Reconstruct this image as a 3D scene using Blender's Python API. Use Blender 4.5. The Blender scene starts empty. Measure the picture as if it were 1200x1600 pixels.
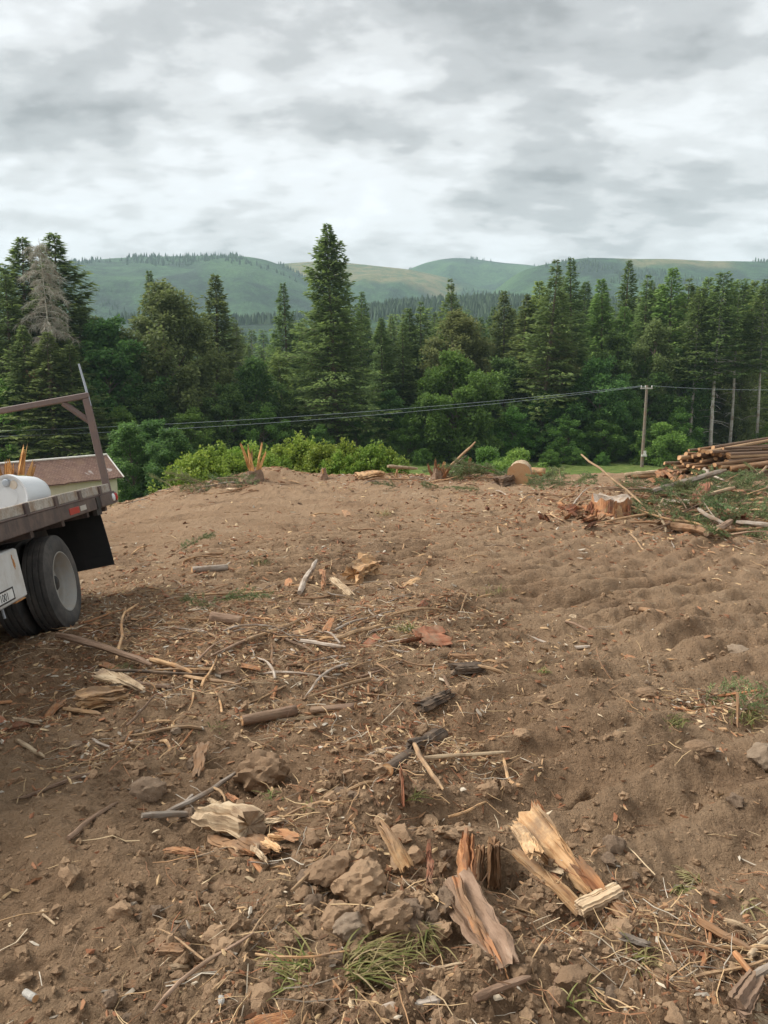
import bpy, math, random
import numpy as np
from mathutils import Matrix, Vector

# ------------------------------------------------------------------ camera, sky, sun, exposure
SC = bpy.context.scene
COL = SC.collection
F = 1155.0
PITCH = math.atan(200 / 1155)
CP, SP = math.cos(PITCH), math.sin(PITCH)
CAMZ = 1.6
cam_data = bpy.data.cameras.new('camera')
cam = bpy.data.objects.new('camera', cam_data)
COL.objects.link(cam)
cam.location = (0, 0, CAMZ)
cam.rotation_euler = (math.pi / 2 - PITCH, 0, 0)
cam_data.sensor_fit = 'VERTICAL'
cam_data.sensor_height = 36
cam_data.lens = 36 * F / 1600
cam_data.clip_start = 0.05
cam_data.clip_end = 20000
SC.camera = cam

SUN_EL, SUN_AZ = math.radians(46), math.radians(283)      # azimuth clockwise from +Y: from the left
world = bpy.data.worlds.new('World')
SC.world = world
world.use_nodes = True
wn = world.node_tree
wn.nodes.clear()


def node(nt, typ, loc=None, **kw):
    n = nt.nodes.new(typ)
    for k, v in kw.items():
        if k.startswith('i_'):
            key = k[2:]
            key = int(key) if key.isdigit() else key.replace('_', ' ')
            n.inputs[key].default_value = v
        else:
            setattr(n, k, v)
    return n


def link(nt, a, b):
    nt.links.new(a, b)


def ramp(nt, fac, stops, interp='LINEAR'):
    n = nt.nodes.new('ShaderNodeValToRGB')
    n.color_ramp.interpolation = interp
    el = n.color_ramp.elements
    while len(el) < len(stops):
        el.new(0.5)
    for e, (p, c) in zip(el, stops):
        e.position = p
        e.color = (*c, 1) if len(c) == 3 else c
    if fac is not None:
        nt.links.new(fac, n.inputs[0])
    return n.outputs[0]


def maths(nt, op, a, b=None, clamp=False):
    n = nt.nodes.new('ShaderNodeMath')
    n.operation = op
    n.use_clamp = clamp
    for i, v in enumerate((a, b)):
        if v is None:
            continue
        if isinstance(v, (int, float)):
            n.inputs[i].default_value = v
        else:
            nt.links.new(v, n.inputs[i])
    return n.outputs[0]


def mixc(nt, fac, a, b, mode='MIX'):
    n = nt.nodes.new('ShaderNodeMixRGB')
    n.blend_type = mode
    for i, v in enumerate((fac, a, b)):
        if isinstance(v, (int, float)):
            n.inputs[i].default_value = v
        elif isinstance(v, tuple):
            n.inputs[i].default_value = (*v, 1) if len(v) == 3 else v
        else:
            nt.links.new(v, n.inputs[i])
    return n.outputs[0]


def noise(nt, vec, scale, detail=4, rough=0.55, dist=0.0):
    n = nt.nodes.new('ShaderNodeTexNoise')
    n.inputs['Scale'].default_value = scale
    n.inputs['Detail'].default_value = detail
    n.inputs['Roughness'].default_value = rough
    n.inputs['Distortion'].default_value = dist
    if vec is not None:
        nt.links.new(vec, n.inputs['Vector'])
    return n.outputs['Fac']


def mapping(nt, vec, scale=(1, 1, 1), loc=(0, 0, 0), rot=(0, 0, 0)):
    n = nt.nodes.new('ShaderNodeMapping')
    n.inputs['Scale'].default_value = scale
    n.inputs['Location'].default_value = loc
    n.inputs['Rotation'].default_value = rot
    nt.links.new(vec, n.inputs['Vector'])
    return n.outputs[0]


CLOUD_OFF = (12.0, 4.0, 0.0)
wsky = node(wn, 'ShaderNodeTexSky', sky_type='NISHITA', sun_disc=False, sun_elevation=SUN_EL, sun_rotation=SUN_AZ)
wtc = node(wn, 'ShaderNodeTexCoord')
wsep = node(wn, 'ShaderNodeSeparateXYZ')
link(wn, wtc.outputs['Generated'], wsep.inputs[0])
wz = maths(wn, 'ADD', maths(wn, 'MAXIMUM', wsep.outputs['Z'], 0.0), 0.30)
wcomb = node(wn, 'ShaderNodeCombineXYZ')
link(wn, maths(wn, 'DIVIDE', wsep.outputs['X'], wz), wcomb.inputs[0])
link(wn, maths(wn, 'DIVIDE', wsep.outputs['Y'], wz), wcomb.inputs[1])
wvec = mapping(wn, wcomb.outputs[0], (1.0, 1.0, 1.0), CLOUD_OFF)
c_big = noise(wn, wvec, 1.25, 3, 0.5, 0.2)
c_mid = noise(wn, mapping(wn, wvec, (0.85, 1.15, 1.0)), 3.4, 10, 0.53, 0.12)
c_fine = noise(wn, mapping(wn, wvec, (0.8, 1.2, 1.0)), 10.0, 8, 0.55, 0.1)
c_all = maths(wn, 'ADD', maths(wn, 'ADD', maths(wn, 'MULTIPLY', c_big, 0.36), maths(wn, 'MULTIPLY', c_mid, 0.46)),
              maths(wn, 'MULTIPLY', c_fine, 0.18))
c_col = ramp(wn, c_all, [(0.375, (0.25, 0.252, 0.257)), (0.45, (0.38, 0.383, 0.389)), (0.50, (0.52, 0.523, 0.529)), (0.555, (0.645, 0.648, 0.652)), (0.63, (0.76, 0.762, 0.765))], 'EASE')
c_cov = ramp(wn, c_all, [(0.50, (1, 1, 1)), (0.66, (0.86, 0.86, 0.86))])
c_lit = mixc(wn, 1.0, c_col, (7.1, 7.1, 7.1), 'MULTIPLY')
w_mix = mixc(wn, c_cov, wsky.outputs[0], c_lit)
wbg = node(wn, 'ShaderNodeBackground')
wbg.inputs['Strength'].default_value = 0.056
link(wn, w_mix, wbg.inputs['Color'])
wout = node(wn, 'ShaderNodeOutputWorld')
link(wn, wbg.outputs[0], wout.inputs['Surface'])

sun_data = bpy.data.lights.new('sun', 'SUN')
sun_data.energy = 1.4
sun_data.angle = math.radians(26)
sun_data.color = (1.0, 0.965, 0.91)
sun = bpy.data.objects.new('sun', sun_data)
COL.objects.link(sun)
sdir = Vector((math.sin(SUN_AZ) * math.cos(SUN_EL), math.cos(SUN_AZ) * math.cos(SUN_EL), math.sin(SUN_EL)))
sun.rotation_euler = sdir.to_track_quat('Z', 'Y').to_euler()

vs = SC.view_settings
vs.view_transform = 'Standard'
vs.look = 'None'
vs.exposure = 2.05
vs.gamma = 1.0
vs.use_curve_mapping = False
SC.render.engine = 'CYCLES'
SC.cycles.use_denoising = True
SC.cycles.max_bounces = 7
SC.cycles.diffuse_bounces = 6
SC.cycles.volume_bounces = 0
SC.cycles.transparent_max_bounces = 8
SC.cycles.caustics_reflective = False
SC.cycles.caustics_refractive = False

# ------------------------------------------------------------------ helpers: noise, meshes, materials
RNG = np.random.default_rng(11)
rnd = random.Random(5)


def _hash(ix, iy, seed):
    h = (ix.astype(np.int64) * 374761393 + iy.astype(np.int64) * 668265263 + seed * 2147483647) & 0xffffffff
    h = ((h ^ (h >> 13)) * 1274126177) & 0xffffffff
    h = ((h ^ (h >> 16)) * 2246822519) & 0xffffffff
    return h ^ (h >> 15)


def gnoise(x, y, seed=0):
    """gradient noise, about -1..1"""
    x = np.asarray(x, float); y = np.asarray(y, float)
    ix = np.floor(x); iy = np.floor(y)
    fx = x - ix; fy = y - iy
    u = fx * fx * fx * (fx * (fx * 6 - 15) + 10)
    v = fy * fy * fy * (fy * (fy * 6 - 15) + 10)

    def g(dx, dy):
        a = _hash(ix + dx, iy + dy, seed) * (2 * math.pi / 4294967296.0)
        return np.cos(a) * (fx - dx) + np.sin(a) * (fy - dy)
    a = g(0, 0); b = g(1, 0); c = g(0, 1); d = g(1, 1)
    return 1.5 * ((a * (1 - u) + b * u) * (1 - v) + (c * (1 - u) + d * u) * v)


def fbm(x, y, octv=4, seed=0, gain=0.5):
    s = 0; a = 1.0
    for k in range(octv):
        s = s + a * gnoise(x * 2 ** k + 17.3 * k, y * 2 ** k - 9.1 * k, seed + k)
        a *= gain
    return s


def clods(x, y, seed=0, fill=0.75):
    """rounded lumps one per cell, 0..1"""
    x = np.asarray(x, float); y = np.asarray(y, float)
    ix = np.floor(x); iy = np.floor(y)
    out = np.zeros_like(x)
    wob = np.maximum(1 + 0.75 * gnoise(x * 2.3, y * 2.3, seed + 7) + 0.5 * gnoise(x * 5.1, y * 5.1, seed + 8), 0.4)
    tilt = gnoise(x * 1.7, y * 1.7, seed + 9)
    for dx in (-1, 0, 1):
        for dy in (-1, 0, 1):
            h = _hash(ix + dx, iy + dy, seed)
            px = ix + dx + (h & 1023) / 1023.0
            py = iy + dy + ((h >> 10) & 1023) / 1023.0
            r = 0.14 + 0.36 * ((h >> 20) & 255) / 255.0
            keep = ((h >> 28) & 15) / 15.0 < fill
            asp = 0.6 + 0.8 * ((h >> 5) & 255) / 255.0
            d2 = ((x - px) ** 2 * asp + (y - py) ** 2 / asp) / (r * r) * wob
            out = np.maximum(out, np.where(keep, r * np.clip(1 - d2, 0, 1) ** 0.6 * (0.85 + 0.4 * tilt), 0))
    return out


def sstep(a, b, x):
    t = np.clip((x - a) / (b - a), 0, 1)
    return t * t * (3 - 2 * t)


def mk_mesh(name, V, faces, mats=(), midx=None, tint=None, smooth=False, vattr=None):
    """V (n,3); faces: list of int arrays (k,3) or (k,4); midx / tint per face in that order"""
    V = np.asarray(V, np.float32)
    me = bpy.data.meshes.new(name)
    me.vertices.add(len(V))
    me.vertices.foreach_set('co', V.ravel())
    faces = [np.asarray(f, np.int32) for f in faces if len(f)]
    loops = np.concatenate([f.ravel() for f in faces])
    tot = np.concatenate([np.full(len(f), f.shape[1], np.int32) for f in faces])
    start = np.concatenate([[0], np.cumsum(tot)[:-1]]).astype(np.int32)
    me.loops.add(len(loops))
    me.loops.foreach_set('vertex_index', loops)
    me.polygons.add(len(tot))
    me.polygons.foreach_set('loop_start', start)
    for m in mats:
        me.materials.append(m)
    if midx is not None:
        me.polygons.foreach_set('material_index', np.asarray(midx, np.int32))
    me.polygons.foreach_set('use_smooth', np.full(len(tot), bool(smooth)))
    if tint is not None:
        a = me.attributes.new('tint', 'FLOAT', 'FACE')
        a.data.foreach_set('value', np.asarray(tint, np.float32))
    if vattr:
        for k, v in vattr.items():
            a = me.attributes.new(k, 'FLOAT', 'POINT')
            a.data.foreach_set('value', np.asarray(v, np.float32))
    me.update(calc_edges=True)
    if smooth and len(V) < 4000:
        me.set_sharp_from_angle(angle=math.radians(38))
    return me


class MB:
    """collects geometry of ONE mesh"""
    def __init__(self):
        self.V = []; self.F = []; self.n = 0; self.M = []; self.T = []

    def add(self, V, F, m=0, t=0.5):
        V = np.asarray(V, float)
        for f in F:
            f = np.asarray(f, np.int64)
            if not len(f):
                continue
            self.F.append(f + self.n)
            self.M.append(np.full(len(f), m))
            self.T.append(np.full(len(f), t) if np.isscalar(t) else np.asarray(t))
        self.V.append(V); self.n += len(V)
        return self

    def box(self, lo, hi, m=0, t=0.5, M=None):
        x0, y0, z0 = lo; x1, y1, z1 = hi
        V = np.array([(x0, y0, z0), (x1, y0, z0), (x1, y1, z0), (x0, y1, z0), (x0, y0, z1), (x1, y0, z1), (x1, y1, z1), (x0, y1, z1)], float)
        if M is not None:
            V = V @ np.array(M.to_3x3()).T + np.array(M.translation)
        return self.add(V, [np.array([(0, 3, 2, 1), (4, 5, 6, 7), (0, 1, 5, 4), (1, 2, 6, 5), (2, 3, 7, 6), (3, 0, 4, 7)])], m, t)

    def mesh(self, name, mats, smooth=False, tint=False):
        return mk_mesh(name, np.concatenate(self.V), self.F, mats, np.concatenate(self.M), np.concatenate(self.T) if tint else None, smooth)

    def obj(self, name, mats, parent=None, smooth=False, tint=False):
        if not isinstance(mats, (list, tuple)):
            mats = [mats]
        return link_obj(name, self.mesh(name, mats, smooth, tint), parent)


def link_obj(name, me, parent=None):
    o = bpy.data.objects.new(name, me)
    COL.objects.link(o)
    if parent is not None:
        o.parent = parent
    return o


def tag(o, label=None, cat=None, group=None, kind=None):
    if label: o['label'] = label
    if cat: o['category'] = cat
    if group: o['group'] = group
    if kind: o['kind'] = kind
    return o


def empty(name, loc=(0, 0, 0), M=None):
    o = bpy.data.objects.new(name, None)
    COL.objects.link(o)
    o.empty_display_size = 0.2
    if M is not None:
        o.matrix_world = M
    else:
        o.location = loc
    return o


def copy_tree(o, parent=None):
    c = o.copy()
    COL.objects.link(c)
    c.parent = parent
    for ch in list(o.children):
        copy_tree(ch, c)
    return c


def frame_to(p0, p1, roll=0.0):
    """matrix whose local X runs from p0 to p1, local Z roughly up"""
    p0 = Vector(p0); p1 = Vector(p1)
    x = (p1 - p0).normalized()
    up = Vector((0, 0, 1)) if abs(x.z) < 0.97 else Vector((0, 1, 0))
    y = up.cross(x).normalized()
    z = x.cross(y)
    m = Matrix((x, y, z)).transposed().to_4x4()
    m = m @ Matrix.Rotation(roll, 4, 'X')
    m.translation = p0
    return m


def loft(rings, caps=True):
    """rings (n,k,3) -> verts, [quads, tris]"""
    rings = np.asarray(rings, float)
    n, k, _ = rings.shape
    V = rings.reshape(-1, 3)
    i = np.arange(n - 1)[:, None] * k; j = np.arange(k)[None, :]; j2 = (j + 1) % k
    Q = np.stack([i + j, i + j2, i + k + j2, i + k + j], -1).reshape(-1, 4)
    T = np.zeros((0, 3), int)
    if caps:
        c0 = rings[0].mean(0); c1 = rings[-1].mean(0)
        V = np.concatenate([V, [c0], [c1]])
        jj = np.arange(k); jj2 = (jj + 1) % k
        T = np.concatenate([np.stack([np.full(k, n * k), jj2, jj], -1), np.stack([np.full(k, n * k + 1), (n - 1) * k + jj, (n - 1) * k + jj2], -1)])
    return V, [Q, T]


def tube(path, rad, k=7, caps=True, wob=0.0, seed=0):
    path = np.asarray(path, float); n = len(path)
    rad = np.broadcast_to(np.asarray(rad, float), (n,)).copy()
    rg = np.random.default_rng(seed)
    t = np.gradient(path, axis=0)
    t /= np.linalg.norm(t, axis=1, keepdims=True) + 1e-9
    ref = np.array([0, 0, 1.0]) if abs(t[:, 2]).mean() < 0.8 else np.array([1.0, 0, 0])
    a = np.cross(ref, t); a /= np.linalg.norm(a, axis=1, keepdims=True) + 1e-9
    b = np.cross(t, a)
    ang = np.arange(k) * 2 * math.pi / k
    w = 1 + wob * rg.normal(size=(n, k))
    R = path[:, None, :] + (rad[:, None] * w)[:, :, None] * (np.cos(ang)[None, :, None] * a[:, None, :] + np.sin(ang)[None, :, None] * b[:, None, :])
    return loft(R, caps)


def lathe(prof, k=48, axis='X'):
    """prof list of (axial, radius), open surface of revolution"""
    prof = np.asarray(prof, float)
    ang = np.arange(k) * 2 * math.pi / k
    R = np.zeros((len(prof), k, 3))
    ax = {'X': 0, 'Y': 1, 'Z': 2}[axis]
    o1, o2 = [(1, 2), (2, 0), (0, 1)][ax]
    R[:, :, ax] = prof[:, 0][:, None]
    R[:, :, o1] = prof[:, 1][:, None] * np.cos(ang)
    R[:, :, o2] = prof[:, 1][:, None] * np.sin(ang)
    return loft(R, False)


def icosphere(sub):
    t = (1 + 5 ** .5) / 2
    V = [(-1, t, 0), (1, t, 0), (-1, -t, 0), (1, -t, 0), (0, -1, t), (0, 1, t), (0, -1, -t), (0, 1, -t), (t, 0, -1), (t, 0, 1), (-t, 0, -1), (-t, 0, 1)]
    Fc = [(0, 11, 5), (0, 5, 1), (0, 1, 7), (0, 7, 10), (0, 10, 11), (1, 5, 9), (5, 11, 4), (11, 10, 2), (10, 7, 6), (7, 1, 8), (3, 9, 4), (3, 4, 2), (3, 2, 6), (3, 6, 8), (3, 8, 9), (4, 9, 5), (2, 4, 11), (6, 2, 10), (8, 6, 7), (9, 8, 1)]
    V = [np.array(v, float) / math.sqrt(1 + t * t) for v in V]
    for _ in range(sub):
        mid = {}; nf = []

        def m(a, b):
            key = (min(a, b), max(a, b))
            if key not in mid:
                v = V[a] + V[b]; V.append(v / np.linalg.norm(v)); mid[key] = len(V) - 1
            return mid[key]
        for a, b, c in Fc:
            ab, bc, ca = m(a, b), m(b, c), m(c, a)
            nf += [(a, ab, ca), (b, bc, ab), (c, ca, bc), (ab, bc, ca)]
        Fc = nf
    return np.array(V), np.array(Fc)


ICO = {s: icosphere(s) for s in (0, 1, 2, 3)}


def rock_mesh(name, seed, dims, mat, sub=3, rough=0.25, cut=0.75, smooth=True):
    rg = np.random.default_rng(seed)
    V, Fc = ICO[sub]
    V = V.copy()
    for _ in range(12):                                  # planar facets
        n = rg.normal(size=3); n /= np.linalg.norm(n)
        d = cut + 0.2 * rg.random()
        s = V @ n
        V = V - np.clip(s - d, 0, None)[:, None] * n
    disp = fbm(V[:, 0] * 2.2 + seed, V[:, 1] * 2.2 + V[:, 2] * 1.7, 4, seed, 0.6)
    V = V * (1 + rough * 0.5 * disp)[:, None] * np.array(dims) * 0.5
    return mk_mesh(name, V, [Fc], [mat], None, None, smooth)


# --- materials
def new_mat(name):
    m = bpy.data.materials.new(name)
    m.use_nodes = True
    nt = m.node_tree
    b = nt.nodes['Principled BSDF']
    b.inputs['Roughness'].default_value = 0.85
    b.inputs['Specular IOR Level'].default_value = 0.3
    return m, nt, b


def bump(nt, b, h, strength=0.5, dist=0.01, chain=None):
    n = nt.nodes.new('ShaderNodeBump')
    n.inputs['Strength'].default_value = strength
    n.inputs['Distance'].default_value = dist
    nt.links.new(h, n.inputs['Height'])
    if chain is not None:
        nt.links.new(chain, n.inputs['Normal'])
    nt.links.new(n.outputs[0], b.inputs['Normal'])
    return n.outputs[0]


def obj_coord(nt):
    return nt.nodes.new('ShaderNodeTexCoord').outputs['Object']


def attr(nt, name):
    n = nt.nodes.new('ShaderNodeAttribute')
    n.attribute_name = name
    return n.outputs['Fac']


def obj_rand(nt):
    return nt.nodes.new('ShaderNodeObjectInfo').outputs['Random']


def geo_pos(nt):
    return nt.nodes.new('ShaderNodeNewGeometry').outputs['Position']


DIRT_DARK, DIRT_MID, DIRT_LIGHT = (0.118, 0.072, 0.042), (0.318, 0.212, 0.128), (0.46, 0.338, 0.225)


def soil_colour(nt, pos):
    n1 = noise(nt, pos, 0.45, 5, 0.6)
    n2 = noise(nt, pos, 3.1, 6, 0.65)
    n3 = noise(nt, pos, 26, 6, 0.7)
    n4 = noise(nt, pos, 160, 3, 0.7)
    s = maths(nt, 'ADD', maths(nt, 'ADD', maths(nt, 'MULTIPLY', n1, 0.42), maths(nt, 'MULTIPLY', n2, 0.26)),
              maths(nt, 'ADD', maths(nt, 'MULTIPLY', n3, 0.20), maths(nt, 'MULTIPLY', n4, 0.12)))
    c = ramp(nt, s, [(0.37, DIRT_DARK), (0.47, DIRT_MID), (0.56, DIRT_MID), (0.66, DIRT_LIGHT)])
    sp = noise(nt, pos, 95, 2, 0.5)
    c = mixc(nt, ramp(nt, sp, [(0.68, (0, 0, 0)), (0.73, (0.55, 0.55, 0.55))]), c, (0.42, 0.30, 0.17))
    sp2 = noise(nt, mapping(nt, pos, (1, 1, 1), (7, 3, 1)), 60, 2, 0.5)
    c = mixc(nt, ramp(nt, sp2, [(0.70, (0, 0, 0)), (0.76, (0.6, 0.6, 0.6))]), c, (0.07, 0.045, 0.03))
    return c, n3, n4


M = {}
m, nt, b = new_mat('soil')
pos = geo_pos(nt)
c, n3, n4 = soil_colour(nt, pos)
gr = noise(nt, pos, 1.1, 6, 0.7)
grass_c = ramp(nt, gr, [(0.3, (0.06, 0.095, 0.022)), (0.5, (0.11, 0.155, 0.036)), (0.7, (0.19, 0.20, 0.07))])
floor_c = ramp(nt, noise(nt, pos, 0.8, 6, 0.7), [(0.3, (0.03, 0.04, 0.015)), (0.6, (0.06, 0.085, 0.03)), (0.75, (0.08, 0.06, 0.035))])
c = mixc(nt, attr(nt, 'moist'), c, mixc(nt, 1.0, c, (0.74, 0.68, 0.64), 'MULTIPLY'))
c = mixc(nt, attr(nt, 'grass'), c, grass_c)
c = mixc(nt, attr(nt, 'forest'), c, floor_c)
link(nt, c, b.inputs['Base Color'])
b.inputs['Roughness'].default_value = 0.95
b.inputs['Specular IOR Level'].default_value = 0.15
h = maths(nt, 'ADD', maths(nt, 'MULTIPLY', noise(nt, pos, 38, 8, 0.68), 1.0), maths(nt, 'MULTIPLY', noise(nt, pos, 11, 6, 0.7), 1.6))
bump(nt, b, h, 1.0, 0.055)
M['soil'] = m

m, nt, b = new_mat('soil_clod')
pos = geo_pos(nt)
c, n3, n4 = soil_colour(nt, pos)
c = mixc(nt, attr(nt, 'tint'), mixc(nt, 1.0, c, (0.72, 0.70, 0.70), 'MULTIPLY'), c)
link(nt, c, b.inputs['Base Color'])
b.inputs['Roughness'].default_value = 0.95
b.inputs['Specular IOR Level'].default_value = 0.15
bump(nt, b, noise(nt, pos, 55, 8, 0.7), 0.8, 0.02)
M['clod'] = m

m, nt, b = new_mat('earth_lump')
pos = geo_pos(nt)
c, n3, n4 = soil_colour(nt, pos)
c = mixc(nt, obj_rand(nt), mixc(nt, 1.0, c, (0.75, 0.72, 0.70), 'MULTIPLY'), mixc(nt, 1.0, c, (1.12, 1.1, 1.08), 'MULTIPLY'))
link(nt, c, b.inputs['Base Color'])
b.inputs['Roughness'].default_value = 0.95
bump(nt, b, noise(nt, pos, 85, 8, 0.72), 0.9, 0.012)
M['earth'] = m


def stone_mat(name, c0, c1, sc=9):
    m, nt, b = new_mat(name)
    pos = obj_coord(nt)
    n = noise(nt, pos, sc, 8, 0.65)
    c = ramp(nt, n, [(0.3, c0), (0.65, c1)])
    c = mixc(nt, ramp(nt, noise(nt, pos, sc * 9, 3, 0.6), [(0.62, (0, 0, 0)), (0.7, (0.4, 0.4, 0.4))]), c, (0.4, 0.34, 0.26))
    link(nt, c, b.inputs['Base Color'])
    bump(nt, b, noise(nt, pos, sc * 5, 8, 0.7), 0.7, 0.015)
    b.inputs['Roughness'].default_value = 0.92
    M[name] = m


stone_mat('stone_dusty', (0.13, 0.085, 0.055), (0.25, 0.175, 0.115))
stone_mat('stone_pale', (0.17, 0.12, 0.08), (0.28, 0.21, 0.145))
stone_mat('stone_grey', (0.28, 0.26, 0.23), (0.5, 0.47, 0.42), 20)


def fibre_mat(name, stops, sc=1.0, var=0.25, bumpd=0.006, stretch=0.07, dirt=0.8):
    """wood split along its fibres (local X)"""
    m, nt, b = new_mat(name)
    oc = obj_coord(nt)
    r = obj_rand(nt)
    n = nt.nodes.new('ShaderNodeVectorMath'); n.operation = 'ADD'
    link(nt, oc, n.inputs[0])
    cx = nt.nodes.new('ShaderNodeCombineXYZ'); link(nt, maths(nt, 'MULTIPLY', r, 40.0), cx.inputs[1]); link(nt, cx.outputs[0], n.inputs[1])
    v = n.outputs[0]
    f1 = noise(nt, mapping(nt, v, (stretch * sc, sc, sc)), 45, 6, 0.65, 0.3)
    f2 = noise(nt, mapping(nt, v, (0.35 * sc, sc, sc)), 9, 4, 0.6)
    s = maths(nt, 'ADD', maths(nt, 'MULTIPLY', f1, 0.6), maths(nt, 'MULTIPLY', f2, 0.4))
    c = ramp(nt, s, stops)
    hsv = nt.nodes.new('ShaderNodeHueSaturation')
    link(nt, c, hsv.inputs['Color'])
    link(nt, maths(nt, 'ADD', maths(nt, 'MULTIPLY', r, 2 * var), 1 - var), hsv.inputs['Value'])
    c = hsv.outputs[0]
    c = mixc(nt, ramp(nt, noise(nt, v, 6 * sc, 5, 0.7), [(0.47, (0, 0, 0)), (0.62, (dirt,) * 3)]), c, (0.22, 0.145, 0.09))
    link(nt, c, b.inputs['Base Color'])
    bump(nt, b, f1, 1.0, bumpd)
    b.inputs['Roughness'].default_value = 0.8
    M[name] = m


fibre_mat('wood_fresh', [(0.32, (0.15, 0.07, 0.035)), (0.43, (0.33, 0.18, 0.08)), (0.52, (0.44, 0.27, 0.135)), (0.66, (0.56, 0.39, 0.22))])
fibre_mat('wood_orange', [(0.32, (0.12, 0.045, 0.02)), (0.45, (0.27, 0.115, 0.05)), (0.55, (0.37, 0.18, 0.08)), (0.7, (0.46, 0.27, 0.13))])
fibre_mat('wood_bright', [(0.30, (0.30, 0.12, 0.04)), (0.43, (0.50, 0.25, 0.085)), (0.52, (0.62, 0.36, 0.14)), (0.66, (0.70, 0.48, 0.24))], dirt=0.2)
fibre_mat('wood_brown', [(0.30, (0.09, 0.045, 0.02)), (0.45, (0.20, 0.105, 0.05)), (0.58, (0.31, 0.18, 0.095)), (0.7, (0.42, 0.27, 0.15))])
fibre_mat('wood_pale', [(0.32, (0.20, 0.135, 0.08)), (0.45, (0.38, 0.27, 0.165)), (0.58, (0.50, 0.385, 0.25)), (0.72, (0.60, 0.49, 0.34))])
fibre_mat('wood_grey', [(0.30, (0.13, 0.10, 0.075)), (0.45, (0.26, 0.21, 0.165)), (0.6, (0.40, 0.34, 0.28)), (0.72, (0.5, 0.45, 0.38))])
fibre_mat('stick_tan', [(0.30, (0.16, 0.09, 0.045)), (0.45, (0.30, 0.185, 0.10)), (0.58, (0.45, 0.30, 0.165)), (0.72, (0.58, 0.43, 0.27))], 1.5)
fibre_mat('bark_red', [(0.30, (0.11, 0.03, 0.015)), (0.45, (0.21, 0.078, 0.038)), (0.6, (0.29, 0.125, 0.07)), (0.72, (0.37, 0.19, 0.12))], 1.0)
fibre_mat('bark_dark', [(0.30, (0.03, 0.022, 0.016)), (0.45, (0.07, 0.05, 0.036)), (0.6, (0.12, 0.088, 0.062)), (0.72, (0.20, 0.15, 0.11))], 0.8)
fibre_mat('bark_brown', [(0.30, (0.07, 0.043, 0.028)), (0.45, (0.17, 0.105, 0.066)), (0.6, (0.28, 0.185, 0.125)), (0.72, (0.40, 0.30, 0.22))], 0.6, 0.3, 0.015, 0.2)
fibre_mat('post_wood', [(0.30, (0.10, 0.085, 0.07)), (0.5, (0.20, 0.165, 0.13)), (0.7, (0.30, 0.26, 0.21))], 0.4, 0.1)
fibre_mat('deck_wood', [(0.30, (0.17, 0.15, 0.125)), (0.5, (0.33, 0.295, 0.25)), (0.7, (0.47, 0.43, 0.37))], 0.8, 0.15, 0.003)
fibre_mat('tree_bark', [(0.30, (0.07, 0.055, 0.042)), (0.5, (0.15, 0.12, 0.095)), (0.7, (0.25, 0.215, 0.175))], 0.2, 0.2, 0.03, 0.4)
fibre_mat('pale_bark', [(0.30, (0.24, 0.215, 0.185)), (0.5, (0.42, 0.39, 0.345)), (0.7, (0.58, 0.55, 0.49))], 0.2, 0.15, 0.03, 0.4)
fibre_mat('dead_grey', [(0.30, (0.27, 0.255, 0.20)), (0.5, (0.42, 0.40, 0.32)), (0.7, (0.56, 0.54, 0.45))], 0.4, 0.1)

# end grain: growth rings about local X
m, nt, b = new_mat('end_grain')
oc = obj_coord(nt)
w = node(nt, 'ShaderNodeTexWave', wave_type='RINGS', rings_direction='X')
w.inputs['Scale'].default_value = 9; w.inputs['Distortion'].default_value = 2.5; w.inputs['Detail'].default_value = 3
link(nt, oc, w.inputs['Vector'])
c = ramp(nt, w.outputs['Fac'], [(0.0, (0.36, 0.19, 0.085)), (0.6, (0.47, 0.28, 0.14)), (1.0, (0.55, 0.36, 0.20))])
c = mixc(nt, ramp(nt, noise(nt, oc, 5, 5, 0.7), [(0.45, (0, 0, 0)), (0.7, (0.5, 0.5, 0.5))]), c, (0.40, 0.17, 0.06))
link(nt, c, b.inputs['Base Color'])
bump(nt, b, noise(nt, oc, 60, 4, 0.7), 0.5, 0.004)
M['end_grain'] = m

# chips and straw coloured by the tint attribute
m, nt, b = new_mat('wood_chips')
c = ramp(nt, attr(nt, 'tint'), [(0.0, (0.09, 0.05, 0.028)), (0.18, (0.17, 0.095, 0.05)), (0.34, (0.24, 0.10, 0.05)), (0.48, (0.31, 0.165, 0.085)),
                                (0.62, (0.44, 0.29, 0.155)), (0.8, (0.56, 0.41, 0.23)), (0.93, (0.50, 0.45, 0.37)), (1.0, (0.20, 0.16, 0.12))])
c = mixc(nt, 0.35, c, mixc(nt, 1.0, c, ramp(nt, noise(nt, geo_pos(nt), 70, 4, 0.7), [(0.3, (0.3, 0.3, 0.3)), (0.7, (1.3, 1.2, 1.1))]), 'MULTIPLY'))
link(nt, c, b.inputs['Base Color'])
M['chips'] = m


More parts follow.
